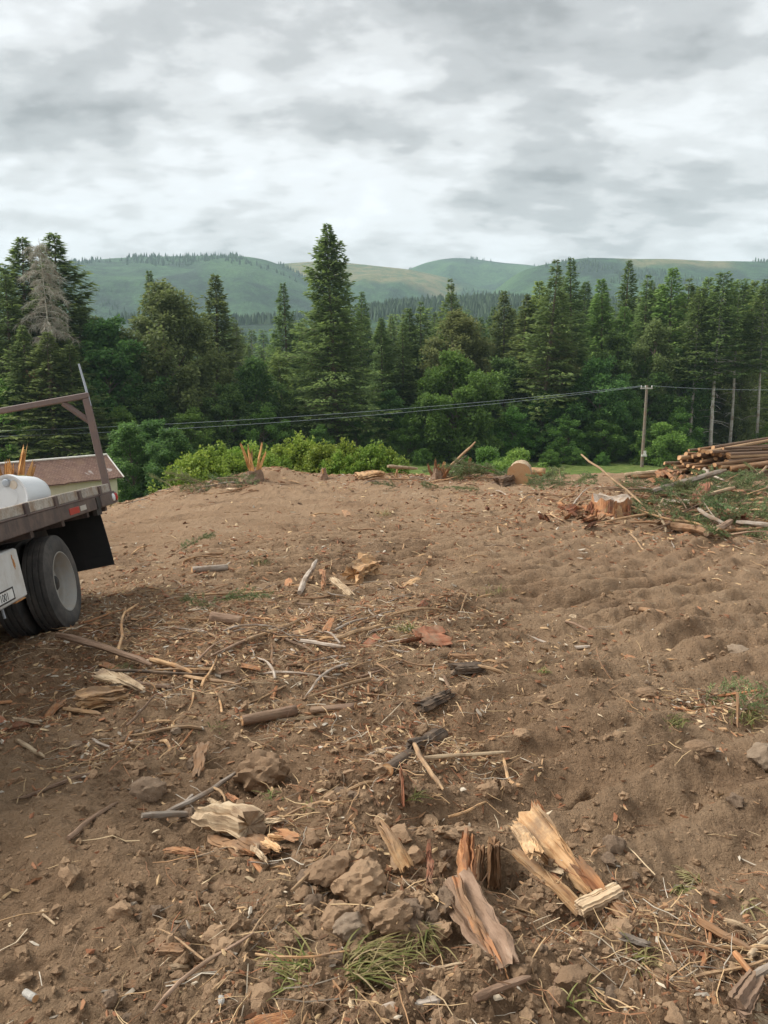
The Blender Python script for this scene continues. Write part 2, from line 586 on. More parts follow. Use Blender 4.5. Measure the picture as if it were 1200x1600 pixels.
def leaf_mat(name, stops, trans=0.3, var=0.18, hue=0.02):
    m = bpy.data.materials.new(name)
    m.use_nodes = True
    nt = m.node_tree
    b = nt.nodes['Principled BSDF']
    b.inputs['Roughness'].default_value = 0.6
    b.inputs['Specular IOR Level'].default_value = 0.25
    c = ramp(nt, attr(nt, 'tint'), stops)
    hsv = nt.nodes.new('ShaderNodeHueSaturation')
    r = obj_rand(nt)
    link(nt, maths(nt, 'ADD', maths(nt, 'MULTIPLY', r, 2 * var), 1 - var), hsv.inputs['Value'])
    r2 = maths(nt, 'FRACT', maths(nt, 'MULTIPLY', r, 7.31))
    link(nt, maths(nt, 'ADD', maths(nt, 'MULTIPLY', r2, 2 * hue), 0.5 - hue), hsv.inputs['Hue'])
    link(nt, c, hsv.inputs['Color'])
    link(nt, hsv.outputs[0], b.inputs['Base Color'])
    t = nt.nodes.new('ShaderNodeBsdfTranslucent')
    link(nt, hsv.outputs[0], t.inputs['Color'])
    mx = nt.nodes.new('ShaderNodeMixShader')
    mx.inputs[0].default_value = trans
    link(nt, b.outputs[0], mx.inputs[1]); link(nt, t.outputs[0], mx.inputs[2])
    link(nt, mx.outputs[0], nt.nodes['Material Output'].inputs['Surface'])
    M[name] = m


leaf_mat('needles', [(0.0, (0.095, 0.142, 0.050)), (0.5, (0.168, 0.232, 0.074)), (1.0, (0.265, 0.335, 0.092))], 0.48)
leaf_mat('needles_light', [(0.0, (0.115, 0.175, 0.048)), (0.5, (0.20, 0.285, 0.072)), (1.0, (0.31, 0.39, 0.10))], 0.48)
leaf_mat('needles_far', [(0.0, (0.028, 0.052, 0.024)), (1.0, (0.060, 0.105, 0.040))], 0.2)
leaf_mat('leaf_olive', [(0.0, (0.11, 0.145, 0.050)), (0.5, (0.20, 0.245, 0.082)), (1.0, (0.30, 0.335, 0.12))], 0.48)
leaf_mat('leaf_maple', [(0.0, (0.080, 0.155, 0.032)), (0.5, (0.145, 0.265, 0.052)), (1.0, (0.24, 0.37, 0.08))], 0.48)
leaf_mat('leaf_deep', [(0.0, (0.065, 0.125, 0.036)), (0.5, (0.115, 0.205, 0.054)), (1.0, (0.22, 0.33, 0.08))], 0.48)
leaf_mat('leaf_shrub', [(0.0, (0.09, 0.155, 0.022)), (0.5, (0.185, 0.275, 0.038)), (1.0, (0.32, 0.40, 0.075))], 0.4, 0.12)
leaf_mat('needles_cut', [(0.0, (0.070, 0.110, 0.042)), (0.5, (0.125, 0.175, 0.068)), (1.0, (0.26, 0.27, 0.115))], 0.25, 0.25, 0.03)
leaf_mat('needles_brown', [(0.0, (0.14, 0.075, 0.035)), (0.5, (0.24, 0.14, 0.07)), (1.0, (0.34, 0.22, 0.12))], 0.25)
leaf_mat('grass_blades', [(0.0, (0.09, 0.115, 0.028)), (0.35, (0.17, 0.18, 0.052)), (0.65, (0.29, 0.25, 0.10)), (1.0, (0.40, 0.32, 0.17))], 0.3, 0.15)
leaf_mat('straw', [(0.0, (0.13, 0.08, 0.045)), (0.4, (0.26, 0.175, 0.10)), (0.8, (0.38, 0.285, 0.165)), (1.0, (0.46, 0.39, 0.27))], 0.15)

# ------------------------------------------------------------------ the lie of the land
def ray_dir(px, py):
    u = (px - 600) / F; v = -(py - 800) / F
    return np.array([u, CP + v * SP, -SP + v * CP])


def macro(x, y):
    x = np.asarray(x, float); y = np.asarray(y, float)
    yy = np.clip(y, 0, None)
    z = -1.13 * (1 - np.exp(-yy / 9)) - 0.03 * np.minimum(yy, 29) + 0.05 * np.clip(-y, 0, 12)
    t = np.clip((y - 29) / 42, 0, 1)
    z = z - 6.15 * (1 - (1 - t) ** 2.2)
    z = z - 25 * sstep(115, 420, y) - 15 * sstep(400, 900, y)
    z = z - 0.18 * np.clip(-2.95 - x, 0, 3.5) * sstep(15, 10, y)
    z = z - 0.17 * np.clip(-4.0 - x, 0, 12) * sstep(11, 24, y) * sstep(70, 40, y)
    return z


def march(px, py, fn, far=400, fine=None):
    d = ray_dir(px, py)
    t = np.geomspace(0.6, far, 420)
    P = d[None, :] * t[:, None]
    g = P[:, 2] + CAMZ - fn(P[:, 0], P[:, 1])
    k = np.argmax(g < 0)
    if g[k] >= 0:
        k = len(t) - 1
    a = g[k - 1] / (g[k - 1] - g[k]) if k else 0
    tt = t[k - 1] + (t[k] - t[k - 1]) * a
    if fine is not None:                                  # refine against the detailed surface
        t = np.linspace(tt * 0.95, tt * 1.05, 90)
        g = d[2] * t + CAMZ - fine(d[0] * t, d[1] * t)
        k = max(1, int(np.argmax(g < 0)))
        tt = t[k - 1] + (t[k] - t[k - 1]) * float(np.clip(g[k - 1] / (g[k - 1] - g[k] + 1e-9), 0, 1))
    return np.array([d[0] * tt, d[1] * tt, d[2] * tt + CAMZ])


def atm(px, py):
    return march(px, py, macro)


# humps and hollows: (px, py, radius, height)
HUMPS = [(450, 1010, 1.5, 0.10), (690, 965, 0.55, 0.16), (560, 1290, 0.42, 0.10), (640, 1190, 0.4, 0.07), (420, 1400, 0.35, 0.05),
         (1110, 800, 4.0, 0.25), (1190, 780, 4.0, 0.25), (330, 772, 2.5, 0.25), (420, 752, 1.6, 0.3), (690, 738, 2.0, 0.3), (560, 752, 1.2, 0.2),
         (940, 790, 1.6, 0.28), (1130, 752, 4.5, 0.1), (250, 785, 2.5, 0.15), (1060, 1000, 0.9, 0.06), (930, 1060, 0.5, 0.06), (130, 1180, 0.5, -0.05), (560, 1130, 0.6, -0.04),
         (800, 1395, 0.14, -0.09), (875, 1440, 0.2, -0.04), (700, 1480, 0.3, 0.05), (560, 1440, 0.25, 0.06), (1120, 1440, 0.3, 0.05), (330, 1320, 0.3, -0.03)]
_hp = [(atm(a, b_)[:2], r, h) for a, b_, r, h in HUMPS]
# grooves: polyline px points, half width, depth
GROOVES = [([(780, 1232), (820, 1215), (862, 1196)], 0.026, 0.085), ([(815, 1280), (860, 1262), (925, 1232)], 0.026, 0.075), ([(835, 950), (960, 926), (1100, 902)], 0.13, 0.09),
           ([(620, 1105), (670, 1090), (705, 1078)], 0.05, 0.08), ([(900, 975), (1010, 940), (1130, 925)], 0.09, 0.05), ([(700, 1040), (760, 1050)], 0.05, 0.08)]
_gr = [([atm(*p)[:2] for p in pts], w, d) for pts, w, d in GROOVES]
# cleat marks of tracked machines: dir px pair, centre px, radii along/across, spacing, height
CLEATS = [((560, 902), (720, 884), (650, 890), 2.2, 4.2, 0.44, 0.21), ((770, 842), (860, 822), (825, 835), 2.6, 4.5, 0.48, 0.16), ((690, 1200), (1180, 1080), (950, 1110), 2.7, 1.9, 0.42, 0.18),
          ((820, 945), (1100, 910), (990, 905), 4.6, 3.2, 0.46, 0.22), ((880, 1325), (1190, 1245), (1060, 1260), 1.3, 0.9, 0.30, 0.09), ((380, 868), (520, 856), (430, 840), 3.0, 4.0, 0.55, 0.10)]
_cl = []
for a, b_, c_, ra, rb, sp_, am in CLEATS:
    A, B, C_ = atm(*a)[:2], atm(*b_)[:2], atm(*c_)[:2]
    d_ = (B - A) / np.linalg.norm(B - A)
    _cl.append((C_, d_, np.array([-d_[1], d_[0]]), ra, rb, sp_, am))
ROUGH = [(560, 1270, 0.7, 1.0), (700, 1450, 0.6, 1.0), (420, 1500, 0.6, 0.7), (300, 1170, 0.6, 0.7), (900, 1420, 0.5, 0.7), (640, 1570, 0.6, 0.9), (1000, 1560, 0.5, 0.7),
         (900, 1120, 0.6, 0.35), (690, 970, 0.8, 0.8), (450, 1050, 1.6, 0.5), (120, 1420, 0.4, 0.2), (330, 765, 3, 0.7), (1060, 1050, 0.5, 0.5)]
_ro = [(atm(a, b_)[:2], r, s) for a, b_, r, s in ROUGH]


def rough_mask(x, y):
    r = 0.12 + 0.25 * sstep(0.1, 0.8, fbm(x * 0.5, y * 0.5, 2, 77))
    for c_, rad, s in _ro:
        r = np.maximum(r, s * np.exp(-((x - c_[0]) ** 2 + (y - c_[1]) ** 2) / rad ** 2))
    return r


def H(x, y, fine=True):
    x = np.asarray(x, float); y = np.asarray(y, float)
    z = macro(x, y)
    near = sstep(60, 40, y)
    for c_, r, h in _hp:
        z = z + h * np.exp(-((x - c_[0]) ** 2 + (y - c_[1]) ** 2) / r ** 2)
    wx = 0.10 * gnoise(x * 1.3, y * 1.3, 5); wy = 0.10 * gnoise(x * 1.3, y * 1.3, 6)
    for pts, w, d in _gr:
        for p, q in zip(pts[:-1], pts[1:]):
            v = q - p; L = np.linalg.norm(v); v = v / L
            s = np.clip((x - p[0]) * v[0] + (y - p[1]) * v[1], 0, L)
            dd = np.hypot(x + wx * 0.35 - p[0] - s * v[0], y + wy * 0.35 - p[1] - s * v[1])
            z = z - d * np.exp(-(dd / w) ** 4) + 0.15 * d * np.exp(-((dd - 2.1 * w) / (0.8 * w)) ** 2)
    brk = 0.55 + 0.45 * sstep(-0.4, 0.1, gnoise(x * 0.7, y * 0.7, 21) + 0.1)
    wrp = 0.10 * gnoise(x * 0.45, y * 0.45, 31) + 0.04 * gnoise(x * 3.1, y * 3.1, 32) + 0.02 * gnoise(x * 9, y * 9, 34)
    hv = 0.7 + 0.5 * gnoise(x * 2.3, y * 2.3, 33)
    trk = np.zeros(np.shape(x))
    for c_, d_, n_, ra, rb, sp_, am in _cl:
        a = (x - c_[0]) * d_[0] + (y - c_[1]) * d_[1]
        b_ = (x - c_[0]) * n_[0] + (y - c_[1]) * n_[1]
        mk = sstep(1.25, 0.75, np.abs(a) / ra) * sstep(1.25, 0.8, np.abs(b_) / rb)
        mk = mk * (1 - 0.9 * np.clip(trk, 0, 1))
        ph = (b_ + wrp) / sp_
        fr = ph - np.floor(ph)
        prof = np.minimum(fr / 0.68, (1 - fr) / 0.32)                # steep on one side, as pressed by a grouser
        z = z + am * mk * brk * (sstep(0, 1, prof) - 0.5) * hv
        trk = np.maximum(trk, mk * brk)
    z = z + near * (0.10 * fbm(x / 2.6, y / 2.6, 3, 40) + 0.045 * (1 - 0.75 * trk) * fbm(x / 0.55, y / 0.55, 3, 50))
    z = z + (1 - near) * sstep(60, 75, y) * 0.0
    if fine:
        rm = rough_mask(x, y) * near * (1 - 0.8 * trk)
        z = z + rm * (0.16 * clods(x / 0.26, y / 0.26, 60, 0.55) + 0.11 * clods(x / 0.11 + 3, y / 0.11, 61, 0.7))
        bil = np.abs(gnoise(x / 0.31, y / 0.31, 81)) + 0.6 * np.abs(gnoise(x / 0.14, y / 0.14, 82)) + 0.4 * np.abs(gnoise(x / 0.065, y / 0.065, 83))
        z = z + near * (0.35 + 0.9 * rm) * (1 - 0.4 * trk) * 0.065 * bil
        z = z + near * (0.25 + 0.75 * rm) * (1 - 0.55 * trk) * 0.060 * clods(x / 0.055, y / 0.055, 62, 0.55)
        z = z + near * 0.028 * (1 - 0.6 * trk) * fbm(x / 0.11, y / 0.11, 3, 63, 0.6)
    z = z + 0.6 * sstep(75, 140, y) * fbm(x / 25, y / 25, 3, 70)
    return z


def at(px, py, dz=0.0):
    p = march(px, max(py, 748.0), H, 200, H)                 # the lip of the clearing shows at about row 748
    p[2] += dz
    return p


def depth_pt(px, py, d):
    """point on the pixel ray at ground distance d (metres along +Y)"""
    r = ray_dir(px, py)
    p = r * (d / r[1])
    p[2] += CAMZ
    return p


# ground sheet: rows closer together near the photographer
rows = [-30, -20, -12, -7, -4, -2, -1, -0.3, 0.1, 0.4, 0.6, 0.75]
y_ = 0.85
while y_ < 45:
    rows.append(y_)
    dd = math.hypot(y_, 1.7)
    y_ += 0.0039 * dd * max(1.0, dd / 6) ** 0.5
while y_ < 9000:
    rows.append(y_)
    y_ *= 1.06
rows = np.array(rows)
NC = 690
u = np.linspace(-1, 1, NC)
half = 3.4 + 0.72 * np.abs(rows)
X = u[None, :] * half[:, None]
Y = np.repeat(rows[:, None], NC, 1)
Z = H(X.ravel(), Y.ravel())
Vg = np.stack([X.ravel(), Y.ravel(), Z], -1)
nr = len(rows)
i = np.arange(nr - 1)[:, None] * NC; j = np.arange(NC - 1)[None, :]
Qg = np.stack([i + j, i + j + 1, i + NC + j + 1, i + NC + j], -1).reshape(-1, 4)
xx, yy = X.ravel(), Y.ravel()
edge_n = 3.0 * fbm(xx / 9, yy / 9, 2, 90)
grass_a = sstep(31, 35, yy + edge_n * 0.8) * (1 - sstep(96, 104, yy + edge_n))
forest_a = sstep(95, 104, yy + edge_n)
moist_a = np.clip(0.8 * rough_mask(xx, yy) + 0.65 * fbm(xx / 1.6, yy / 1.6, 3, 95) - 0.02, 0, 1) * sstep(45, 25, yy)
Zg = Z.reshape(nr, NC)


def H(x, y, fine=True):
    """height of the ground sheet as built"""
    x = np.asarray(x, float); y = np.asarray(y, float)
    r = np.clip(np.searchsorted(rows, y) - 1, 0, nr - 2)
    fy = np.clip((y - rows[r]) / (rows[r + 1] - rows[r]), 0, 1)
    z = 0
    for k_, w_ in ((0, 1 - fy), (1, fy)):
        c_ = np.clip((x / half[r + k_] + 1) * 0.5 * (NC - 1), 0, NC - 1.001)
        i0 = c_.astype(int); f_ = c_ - i0
        z = z + w_ * (Zg[r + k_, i0] * (1 - f_) + Zg[r + k_, i0 + 1] * f_)
    return z


me = mk_mesh('ground', Vg, [Qg], [M['soil']], None, None, True, {'grass': grass_a, 'forest': forest_a, 'moist': moist_a})
ground = tag(link_obj('ground', me), kind='structure')

# gravel road on the flat below the clearing
m, nt, b = new_mat('gravel')
pos = geo_pos(nt)
link(nt, ramp(nt, noise(nt, pos, 3, 8, 0.75), [(0.3, (0.14, 0.13, 0.115)), (0.7, (0.30, 0.28, 0.25))]), b.inputs['Base Color'])
bump(nt, b, noise(nt, pos, 20, 6, 0.7), 0.6, 0.03)
M['gravel'] = m
xs = np.linspace(-75, 75, 160)
yr = 75.5 + 0.6 * np.sin(xs / 17)
Vr = []
for off in np.linspace(-1.9, 1.9, 6):
    Vr.append(np.stack([xs, yr + off, H(xs, yr + off) + 0.03 * (1 - (off / 1.9) ** 2) + 0.012], -1))
Vr = np.concatenate(Vr)
i = np.arange(5)[:, None] * 160; j = np.arange(159)[None, :]
me = mk_mesh('road', Vr, [np.stack([i + j, i + j + 1, i + 160 + j + 1, i + 160 + j], -1).reshape(-1, 4)], [M['gravel']], None, None, True)
tag(link_obj('road', me), kind='structure')


# ------------------------------------------------------------------ far hills
def hill_mat(name, tan=None):
    m, nt, b = new_mat(name)
    pos = geo_pos(nt)
    n1 = noise(nt, pos, 0.005, 6, 0.65, 0.8)
    n2 = noise(nt, pos, 0.045, 5, 0.7)
    s = maths(nt, 'ADD', maths(nt, 'MULTIPLY', n1, 0.7), maths(nt, 'MULTIPLY', n2, 0.3))
    c = ramp(nt, s, [(0.42, (0.014, 0.038, 0.018)), (0.47, (0.030, 0.078, 0.030)), (0.53, (0.050, 0.120, 0.040)), (0.60, (0.074, 0.160, 0.050))])
    c = mixc(nt, 1.0, c, ramp(nt, noise(nt, pos, 0.12, 4, 0.7), [(0.3, (0.6, 0.6, 0.6)), (0.7, (1.2, 1.2, 1.2))]), 'MULTIPLY')
    if tan:
        a = attr(nt, 'clearcut')
        tc = ramp(nt, noise(nt, pos, 0.03, 6, 0.7), [(0.38, (0.08, 0.13, 0.045)), (0.5, (0.18, 0.175, 0.065)), (0.65, (0.27, 0.22, 0.105))])
        c = mixc(nt, a, c, tc)
    link(nt, c, b.inputs['Base Color'])
    bump(nt, b, noise(nt, pos, 0.10, 6, 0.75), 1.0, 11.0)
    M[name] = m


hill_mat('hill_forest', True)
HILL_T = []      # (x,y,z,height) of single far trees


def hill(D, foot, prof, seed, zfoot=-48, forest=0.5, cut=None, ridge_trees=0.35, bumps=0.07, th=(14, 26)):
    px = np.array([p[0] for p in prof], float); py = np.array([p[1] for p in prof], float)
    n = 170; mt = 64
    pxs = np.linspace(px[0], px[-1], n)
    # smooth interpolation of the skyline
    pys = np.interp(pxs, px, py)
    ker = np.ones(7) / 7
    pys = np.convolve(np.pad(pys, 3, 'edge'), ker, 'valid')
    xr = (pxs - 600) / F * D
    # depth along the optical axis differs little from D; convert through the exact ray
    zr = np.array([CAMZ + (lambda r: r[2] / r[1] * D)(ray_dir(a, b_)) for a, b_ in zip(pxs, pys)])
    xr = np.array([(lambda r: r[0] / r[1] * D)(ray_dir(a, b_)) for a, b_ in zip(pxs, pys)])
    t = np.linspace(0, 1.35, mt)
    Yh = foot + (D - foot) * t
    X = np.repeat(xr[None, :], mt, 0)
    Y = np.repeat(Yh[:, None], n, 1)
    s = np.where(t <= 1, 0.3 * np.sin(np.clip(t, 0, 1) * math.pi / 2) ** 1.25 + 0.7 * np.clip(t, 0, 1), 1 - 0.9 * (np.clip(t - 1, 0, 1)) ** 1.3)
    hh = (zr - zfoot)[None, :]
    Z = zfoot + hh * s[:, None]
    w = np.clip(np.sin(np.clip(t, 0, 1) * math.pi), 0, 1)[:, None]
    Z = Z + w * bumps * hh * (fbm(X / 420, Y / 420, 4, seed) + 0.6 * (1 - 2 * np.abs(fbm(X / 260, Y / 520, 3, seed + 9))))
    V = np.stack([X.ravel(), Y.ravel(), Z.ravel()], -1)
    i = np.arange(mt - 1)[:, None] * n; j = np.arange(n - 1)[None, :]
    Q = np.stack([i + j, i + j + 1, i + n + j + 1, i + n + j], -1).reshape(-1, 4)
    cc = np.zeros(len(V))
    T2 = np.repeat(t[:, None], n, 1).ravel()
    P2 = np.repeat(pxs[None, :], mt, 0).ravel()
    if cut:
        nz = fbm(V[:, 0] / 200, V[:, 1] / 200, 3, seed + 3)
        for (a0, a1, t0, t1) in cut:
            cc = np.maximum(cc, sstep(a0 - 18, a0 + 18, P2 + 25 * nz) * sstep(a1 + 18, a1 - 18, P2 + 25 * nz) * sstep(t0 - .04, t0 + .04, T2 + .07 * nz) * sstep(t1 + .03, t1 - .03, T2))
    me = mk_mesh('hills', V, [Q], [M['hill_forest']], None, None, True, {'clearcut': cc})
    tag(link_obj('hills', me), kind='structure')
    # trees standing on it
    rg = np.random.default_rng(seed)
    N = int(7500 * forest)
    ci = rg.random(N) * (n - 2); ti = np.sqrt(rg.random(N)) * (mt / 1.35 - 1)
    if ridge_trees:
        k = int(N * 0.12)
        ti[:k] = (mt / 1.35) * (0.93 + 0.09 * rg.random(k))
    a = ci.astype(int); b_ = ti.astype(int)
    fa, fb = ci - a, ti - b_
    x = X[b_, a] * (1 - fa) + X[b_, a + 1] * fa
    y = Y[b_, a] * (1 - fb) + Y[b_ + 1, a] * fb
    z = (Z[b_, a] * (1 - fa) + Z[b_, a + 1] * fa) * (1 - fb) + (Z[b_ + 1, a] * (1 - fa) + Z[b_ + 1, a + 1] * fa) * fb
    dens = fbm(x / 330 + 4, y / 330, 3, seed + 20)
    isr = np.arange(N) < (int(N * 0.12) if ridge_trees else 0)
    rt = fbm(x / 120, y * 0, 2, seed + 21)
    keep = np.where(isr, rt > 0.45 - ridge_trees, dens > 0.05 + (0.25 if th[1] < 13.5 else -0.3))
    cu = cc.reshape(mt, n)[b_, a]
    keep &= (cu < 0.3) | (rg.random(N) < 0.02)
    hgt = th[0] + (th[1] - th[0]) * rg.random(N)
    HILL_T.append(np.stack([x, y, z, hgt], -1)[keep])


hill(2700, 1700, [(480, 480), (580, 445), (620, 426), (640, 420), (660, 411), (690, 404), (710, 402), (735, 403), (780, 409), (830, 414), (870, 421), (950, 440), (1080, 480)], 2, forest=0.55, ridge_trees=0.1, th=(6, 12))
hill(2150, 1250, [(200, 450), (330, 425), (400, 413), (450, 411), (480, 408), (510, 407), (545, 410), (600, 416), (640, 420), (690, 431), (740, 446), (820, 466), (950, 490)], 1, forest=0.4,
     cut=[(455, 700, 0.66, 1.1)], ridge_trees=0.05, th=(7, 13))
hill(1850, 950, [(-700, 440), (-300, 430), (-100, 424), (0, 419), (105, 411), (150, 405), (200, 401), (280, 399), (330, 398), (390, 399), (415, 405), (440, 412), (470, 430), (510, 452), (600, 478), (760, 505)], 3,
     forest=1.2, ridge_trees=0.5, th=(6, 12))
hill(1750, 950, [(690, 500), (760, 465), (800, 430), (830, 415), (870, 410), (900, 403), (930, 401), (960, 403), (1000, 404), (1040, 403), (1100, 407), (1200, 408), (1400, 402), (1700, 420), (2000, 440)], 4,
     forest=1.2, cut=[(985, 1130, 0.9, 1.2)], ridge_trees=0.25, th=(6, 12))
hill(900, 420, [(-500, 512), (-100, 508), (150, 500), (300, 506), (420, 505), (540, 494), (640, 478), (760, 470), (860, 476), (980, 480), (1300, 480), (1700, 490)], 5, zfoot=-40, forest=2.0, ridge_trees=0.7, bumps=0.05, th=(8, 15))

# thousands of far trees on those slopes: one mass
T = np.concatenate(HILL_T)
rg = np.random.default_rng(8)
k = 6
tv = [(0, 0, 1.0)]
tf = []
ang0 = np.arange(k) * 2 * math.pi / k
tv += [(0.10 * math.cos(a), 0.10 * math.sin(a), 0.60) for a in ang0]
tv += [(0.15 * math.cos(a + .5), 0.15 * math.sin(a + .5), 0.50) for a in ang0]
tv += [(0.22 * math.cos(a), 0.22 * math.sin(a), 0.0) for a in ang0]
for j in range(k):
    tf += [(0, 1 + j, 1 + (j + 1) % k)]
    tf += [(1 + j, 13 + j, 13 + (j + 1) % k), (1 + j, 13 + (j + 1) % k, 1 + (j + 1) % k)]
tv = np.array(tv); tf = np.array(tf)
N = len(T)
sc = np.stack([T[:, 3] * (0.75 + 0.5 * rg.random(N)), T[:, 3] * (0.75 + 0.5 * rg.random(N)), T[:, 3]], -1)
VV = tv[None] * sc[:, None, :] * (1 + 0.15 * rg.normal(size=(N, len(tv), 1)) * (tv[None, :, 2:3] < 0.9)) + T[:, None, :3] - np.array([0, 0, 0.5])
FF = tf[None] + (np.arange(N) * len(tv))[:, None, None]
me = mk_mesh('distant_forest', VV.reshape(-1, 3), [FF.reshape(-1, 3)], [M['needles_far']], None, np.repeat(rg.random(N), len(tf)))
tag(link_obj('distant_forest', me), 'far conifers covering the hazy green hills', 'forest', kind='stuff')

# ------------------------------------------------------------------ trees
def kites(p, d, wdir, L, W, tint):
    """p,d,wdir (n,3); L,W (n,) -> folded diamond leaves"""
    n = len(p)
    nrm = np.cross(d, wdir)
    mid = p + d * (L * 0.45)[:, None]
    V = np.stack([p, mid + wdir * (W * 0.5)[:, None] + nrm * (W * 0.12)[:, None], p + d * L[:, None], mid - wdir * (W * 0.5)[:, None] + nrm * (W * 0.12)[:, None]], 1).reshape(-1, 3)
    b_ = (np.arange(n) * 4)[:, None]
    T = np.concatenate([b_ + np.array([[0, 1, 2]]), b_ + np.array([[0, 2, 3]])])
    return V, T, np.concatenate([tint, tint])


def unit(v):
    return v / (np.linalg.norm(v, axis=-1, keepdims=True) + 1e-9)


def conifer(name, seed, Ht, R, base=0.03, gap=0.45, nb=6, power=0.8, droop=0.18, dens=1.0, leaf=1.0, mat='needles', bark='tree_bark', dead=0, sparse_top=0.0, trunk_r=None):
    rg = np.random.default_rng(seed)
    root = empty(name)
    trunk_r = trunk_r or Ht * 0.0125
    mb = MB()
    zz = np.linspace(-0.6, Ht * 0.985, 14)
    path = np.stack([0.12 * np.sin(zz / 6 + seed), 0.12 * np.cos(zz / 7 + seed), zz], -1)
    mb.add(*tube(path, trunk_r * (1 - zz / (Ht * 1.0)).clip(0.03) ** 0.85, 9, True, 0.04, seed))
    P, D, W, L, Wd, T = [], [], [], [], [], []
    z = Ht * base
    while z < Ht * 0.99:
        t = (z / Ht - base) / (1 - base)
        env = R * (1 - t) ** power * (0.72 + 0.28 * math.sin(min(1, t * 5 + 0.35) * math.pi / 2)) + 0.12
        k = max(3, int(nb + rg.integers(-1, 2)))
        if t > 0.75 and sparse_top and rg.random() < sparse_top:
            z += gap; continue
        az0 = rg.random() * 6.28
        for q in range(k):
            az = az0 + q * 6.283 / k + rg.normal() * 0.35
            lob = 1 + 0.22 * math.sin(az * 2 + z * 0.55 + seed) + 0.14 * math.sin(az * 3 - z * 0.9)
            Lb = env * lob * rg.uniform(0.62, 1.12)
            e = math.radians(48 * t ** 1.4 - 4 + rg.normal() * 7)
            m_ = int((Lb * 13 + 5) * dens)
            s = rg.random(m_) ** 0.7
            s = 0.12 + 0.88 * s
            o = np.array([math.cos(az), math.sin(az), 0])
            lat = np.array([-math.sin(az), math.cos(az), 0])
            hz = Lb * s * math.cos(e)
            vz = Lb * s * math.sin(e) - droop * Lb * (1 - t) * s ** 2 + 0.10 * Lb * s ** 4
            p = o[None] * hz[:, None] + np.array([0, 0, z])[None] + np.outer(vz, [0, 0, 1])
            spread = 0.30 * Lb * np.sin(np.pi * (0.15 + 0.8 * s)) * rg.uniform(-1, 1, m_)
            p = p + lat[None] * spread[:, None] + np.outer(-0.12 * np.abs(spread) + rg.normal(size=m_) * 0.05, [0, 0, 1])
            sd = np.sign(spread)
            d = unit(o[None] * rg.uniform(0.35, 1.0, (m_, 1)) + lat[None] * (sd * rg.uniform(0.2, 0.9, m_))[:, None] + np.outer(rg.uniform(-0.55, 0.25, m_), [0, 0, 1]))
            w = unit(np.cross(d, rg.normal(size=(m_, 3)) * 0.45 + np.array([0, 0, 1])))
            P.append(p); D.append(d); W.append(w)
            ll = leaf * rg.uniform(0.32, 0.72, m_) * (0.55 + 0.45 * min(1, Lb / 2.0))
            L.append(ll); Wd.append(ll * rg.uniform(0.28, 0.5, m_))
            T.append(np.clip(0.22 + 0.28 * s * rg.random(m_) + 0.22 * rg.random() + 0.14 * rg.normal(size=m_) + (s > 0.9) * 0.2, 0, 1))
            if Lb > 1.2 and q % 2 == 0:
                bp = np.array([[0, 0, z], list(o * Lb * 0.5 * math.cos(e) + np.array([0, 0, z + Lb * 0.5 * math.sin(e) - droop * Lb * (1 - t) * 0.25])),
                               list(o * Lb * 0.9 * math.cos(e) + np.array([0, 0, z + Lb * 0.9 * math.sin(e) - droop * Lb * (1 - t) * 0.8]))])
                mb.add(*tube(bp, [0.012 * Lb + 0.012, 0.008 * Lb + 0.008, 0.006], 4))
        z += gap * (0.55 + 0.55 * (1 - t)) * rg.uniform(0.7, 1.3)
    for q in range(dead):                                         # bare lower twigs
        zb = Ht * rg.uniform(0.06, base + 0.05); az = rg.random() * 6.28; Lb = rg.uniform(0.8, 2.6)
        o = np.array([math.cos(az), math.sin(az), 0])
        mb.add(*tube(np.array([[0, 0, zb], o * Lb * 0.5 + [0, 0, zb - 0.05 * Lb], o * Lb + [0, 0, zb - 0.3 * Lb]]), [0.035, 0.022, 0.008], 4))
    mb.obj('trunk', M[bark], root, True)
    V, Tr, tt = kites(np.concatenate(P), np.concatenate(D), np.concatenate(W), np.concatenate(L), np.concatenate(Wd), np.concatenate(T))
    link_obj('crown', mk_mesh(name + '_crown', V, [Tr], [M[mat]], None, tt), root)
    root['H'] = Ht
    return root


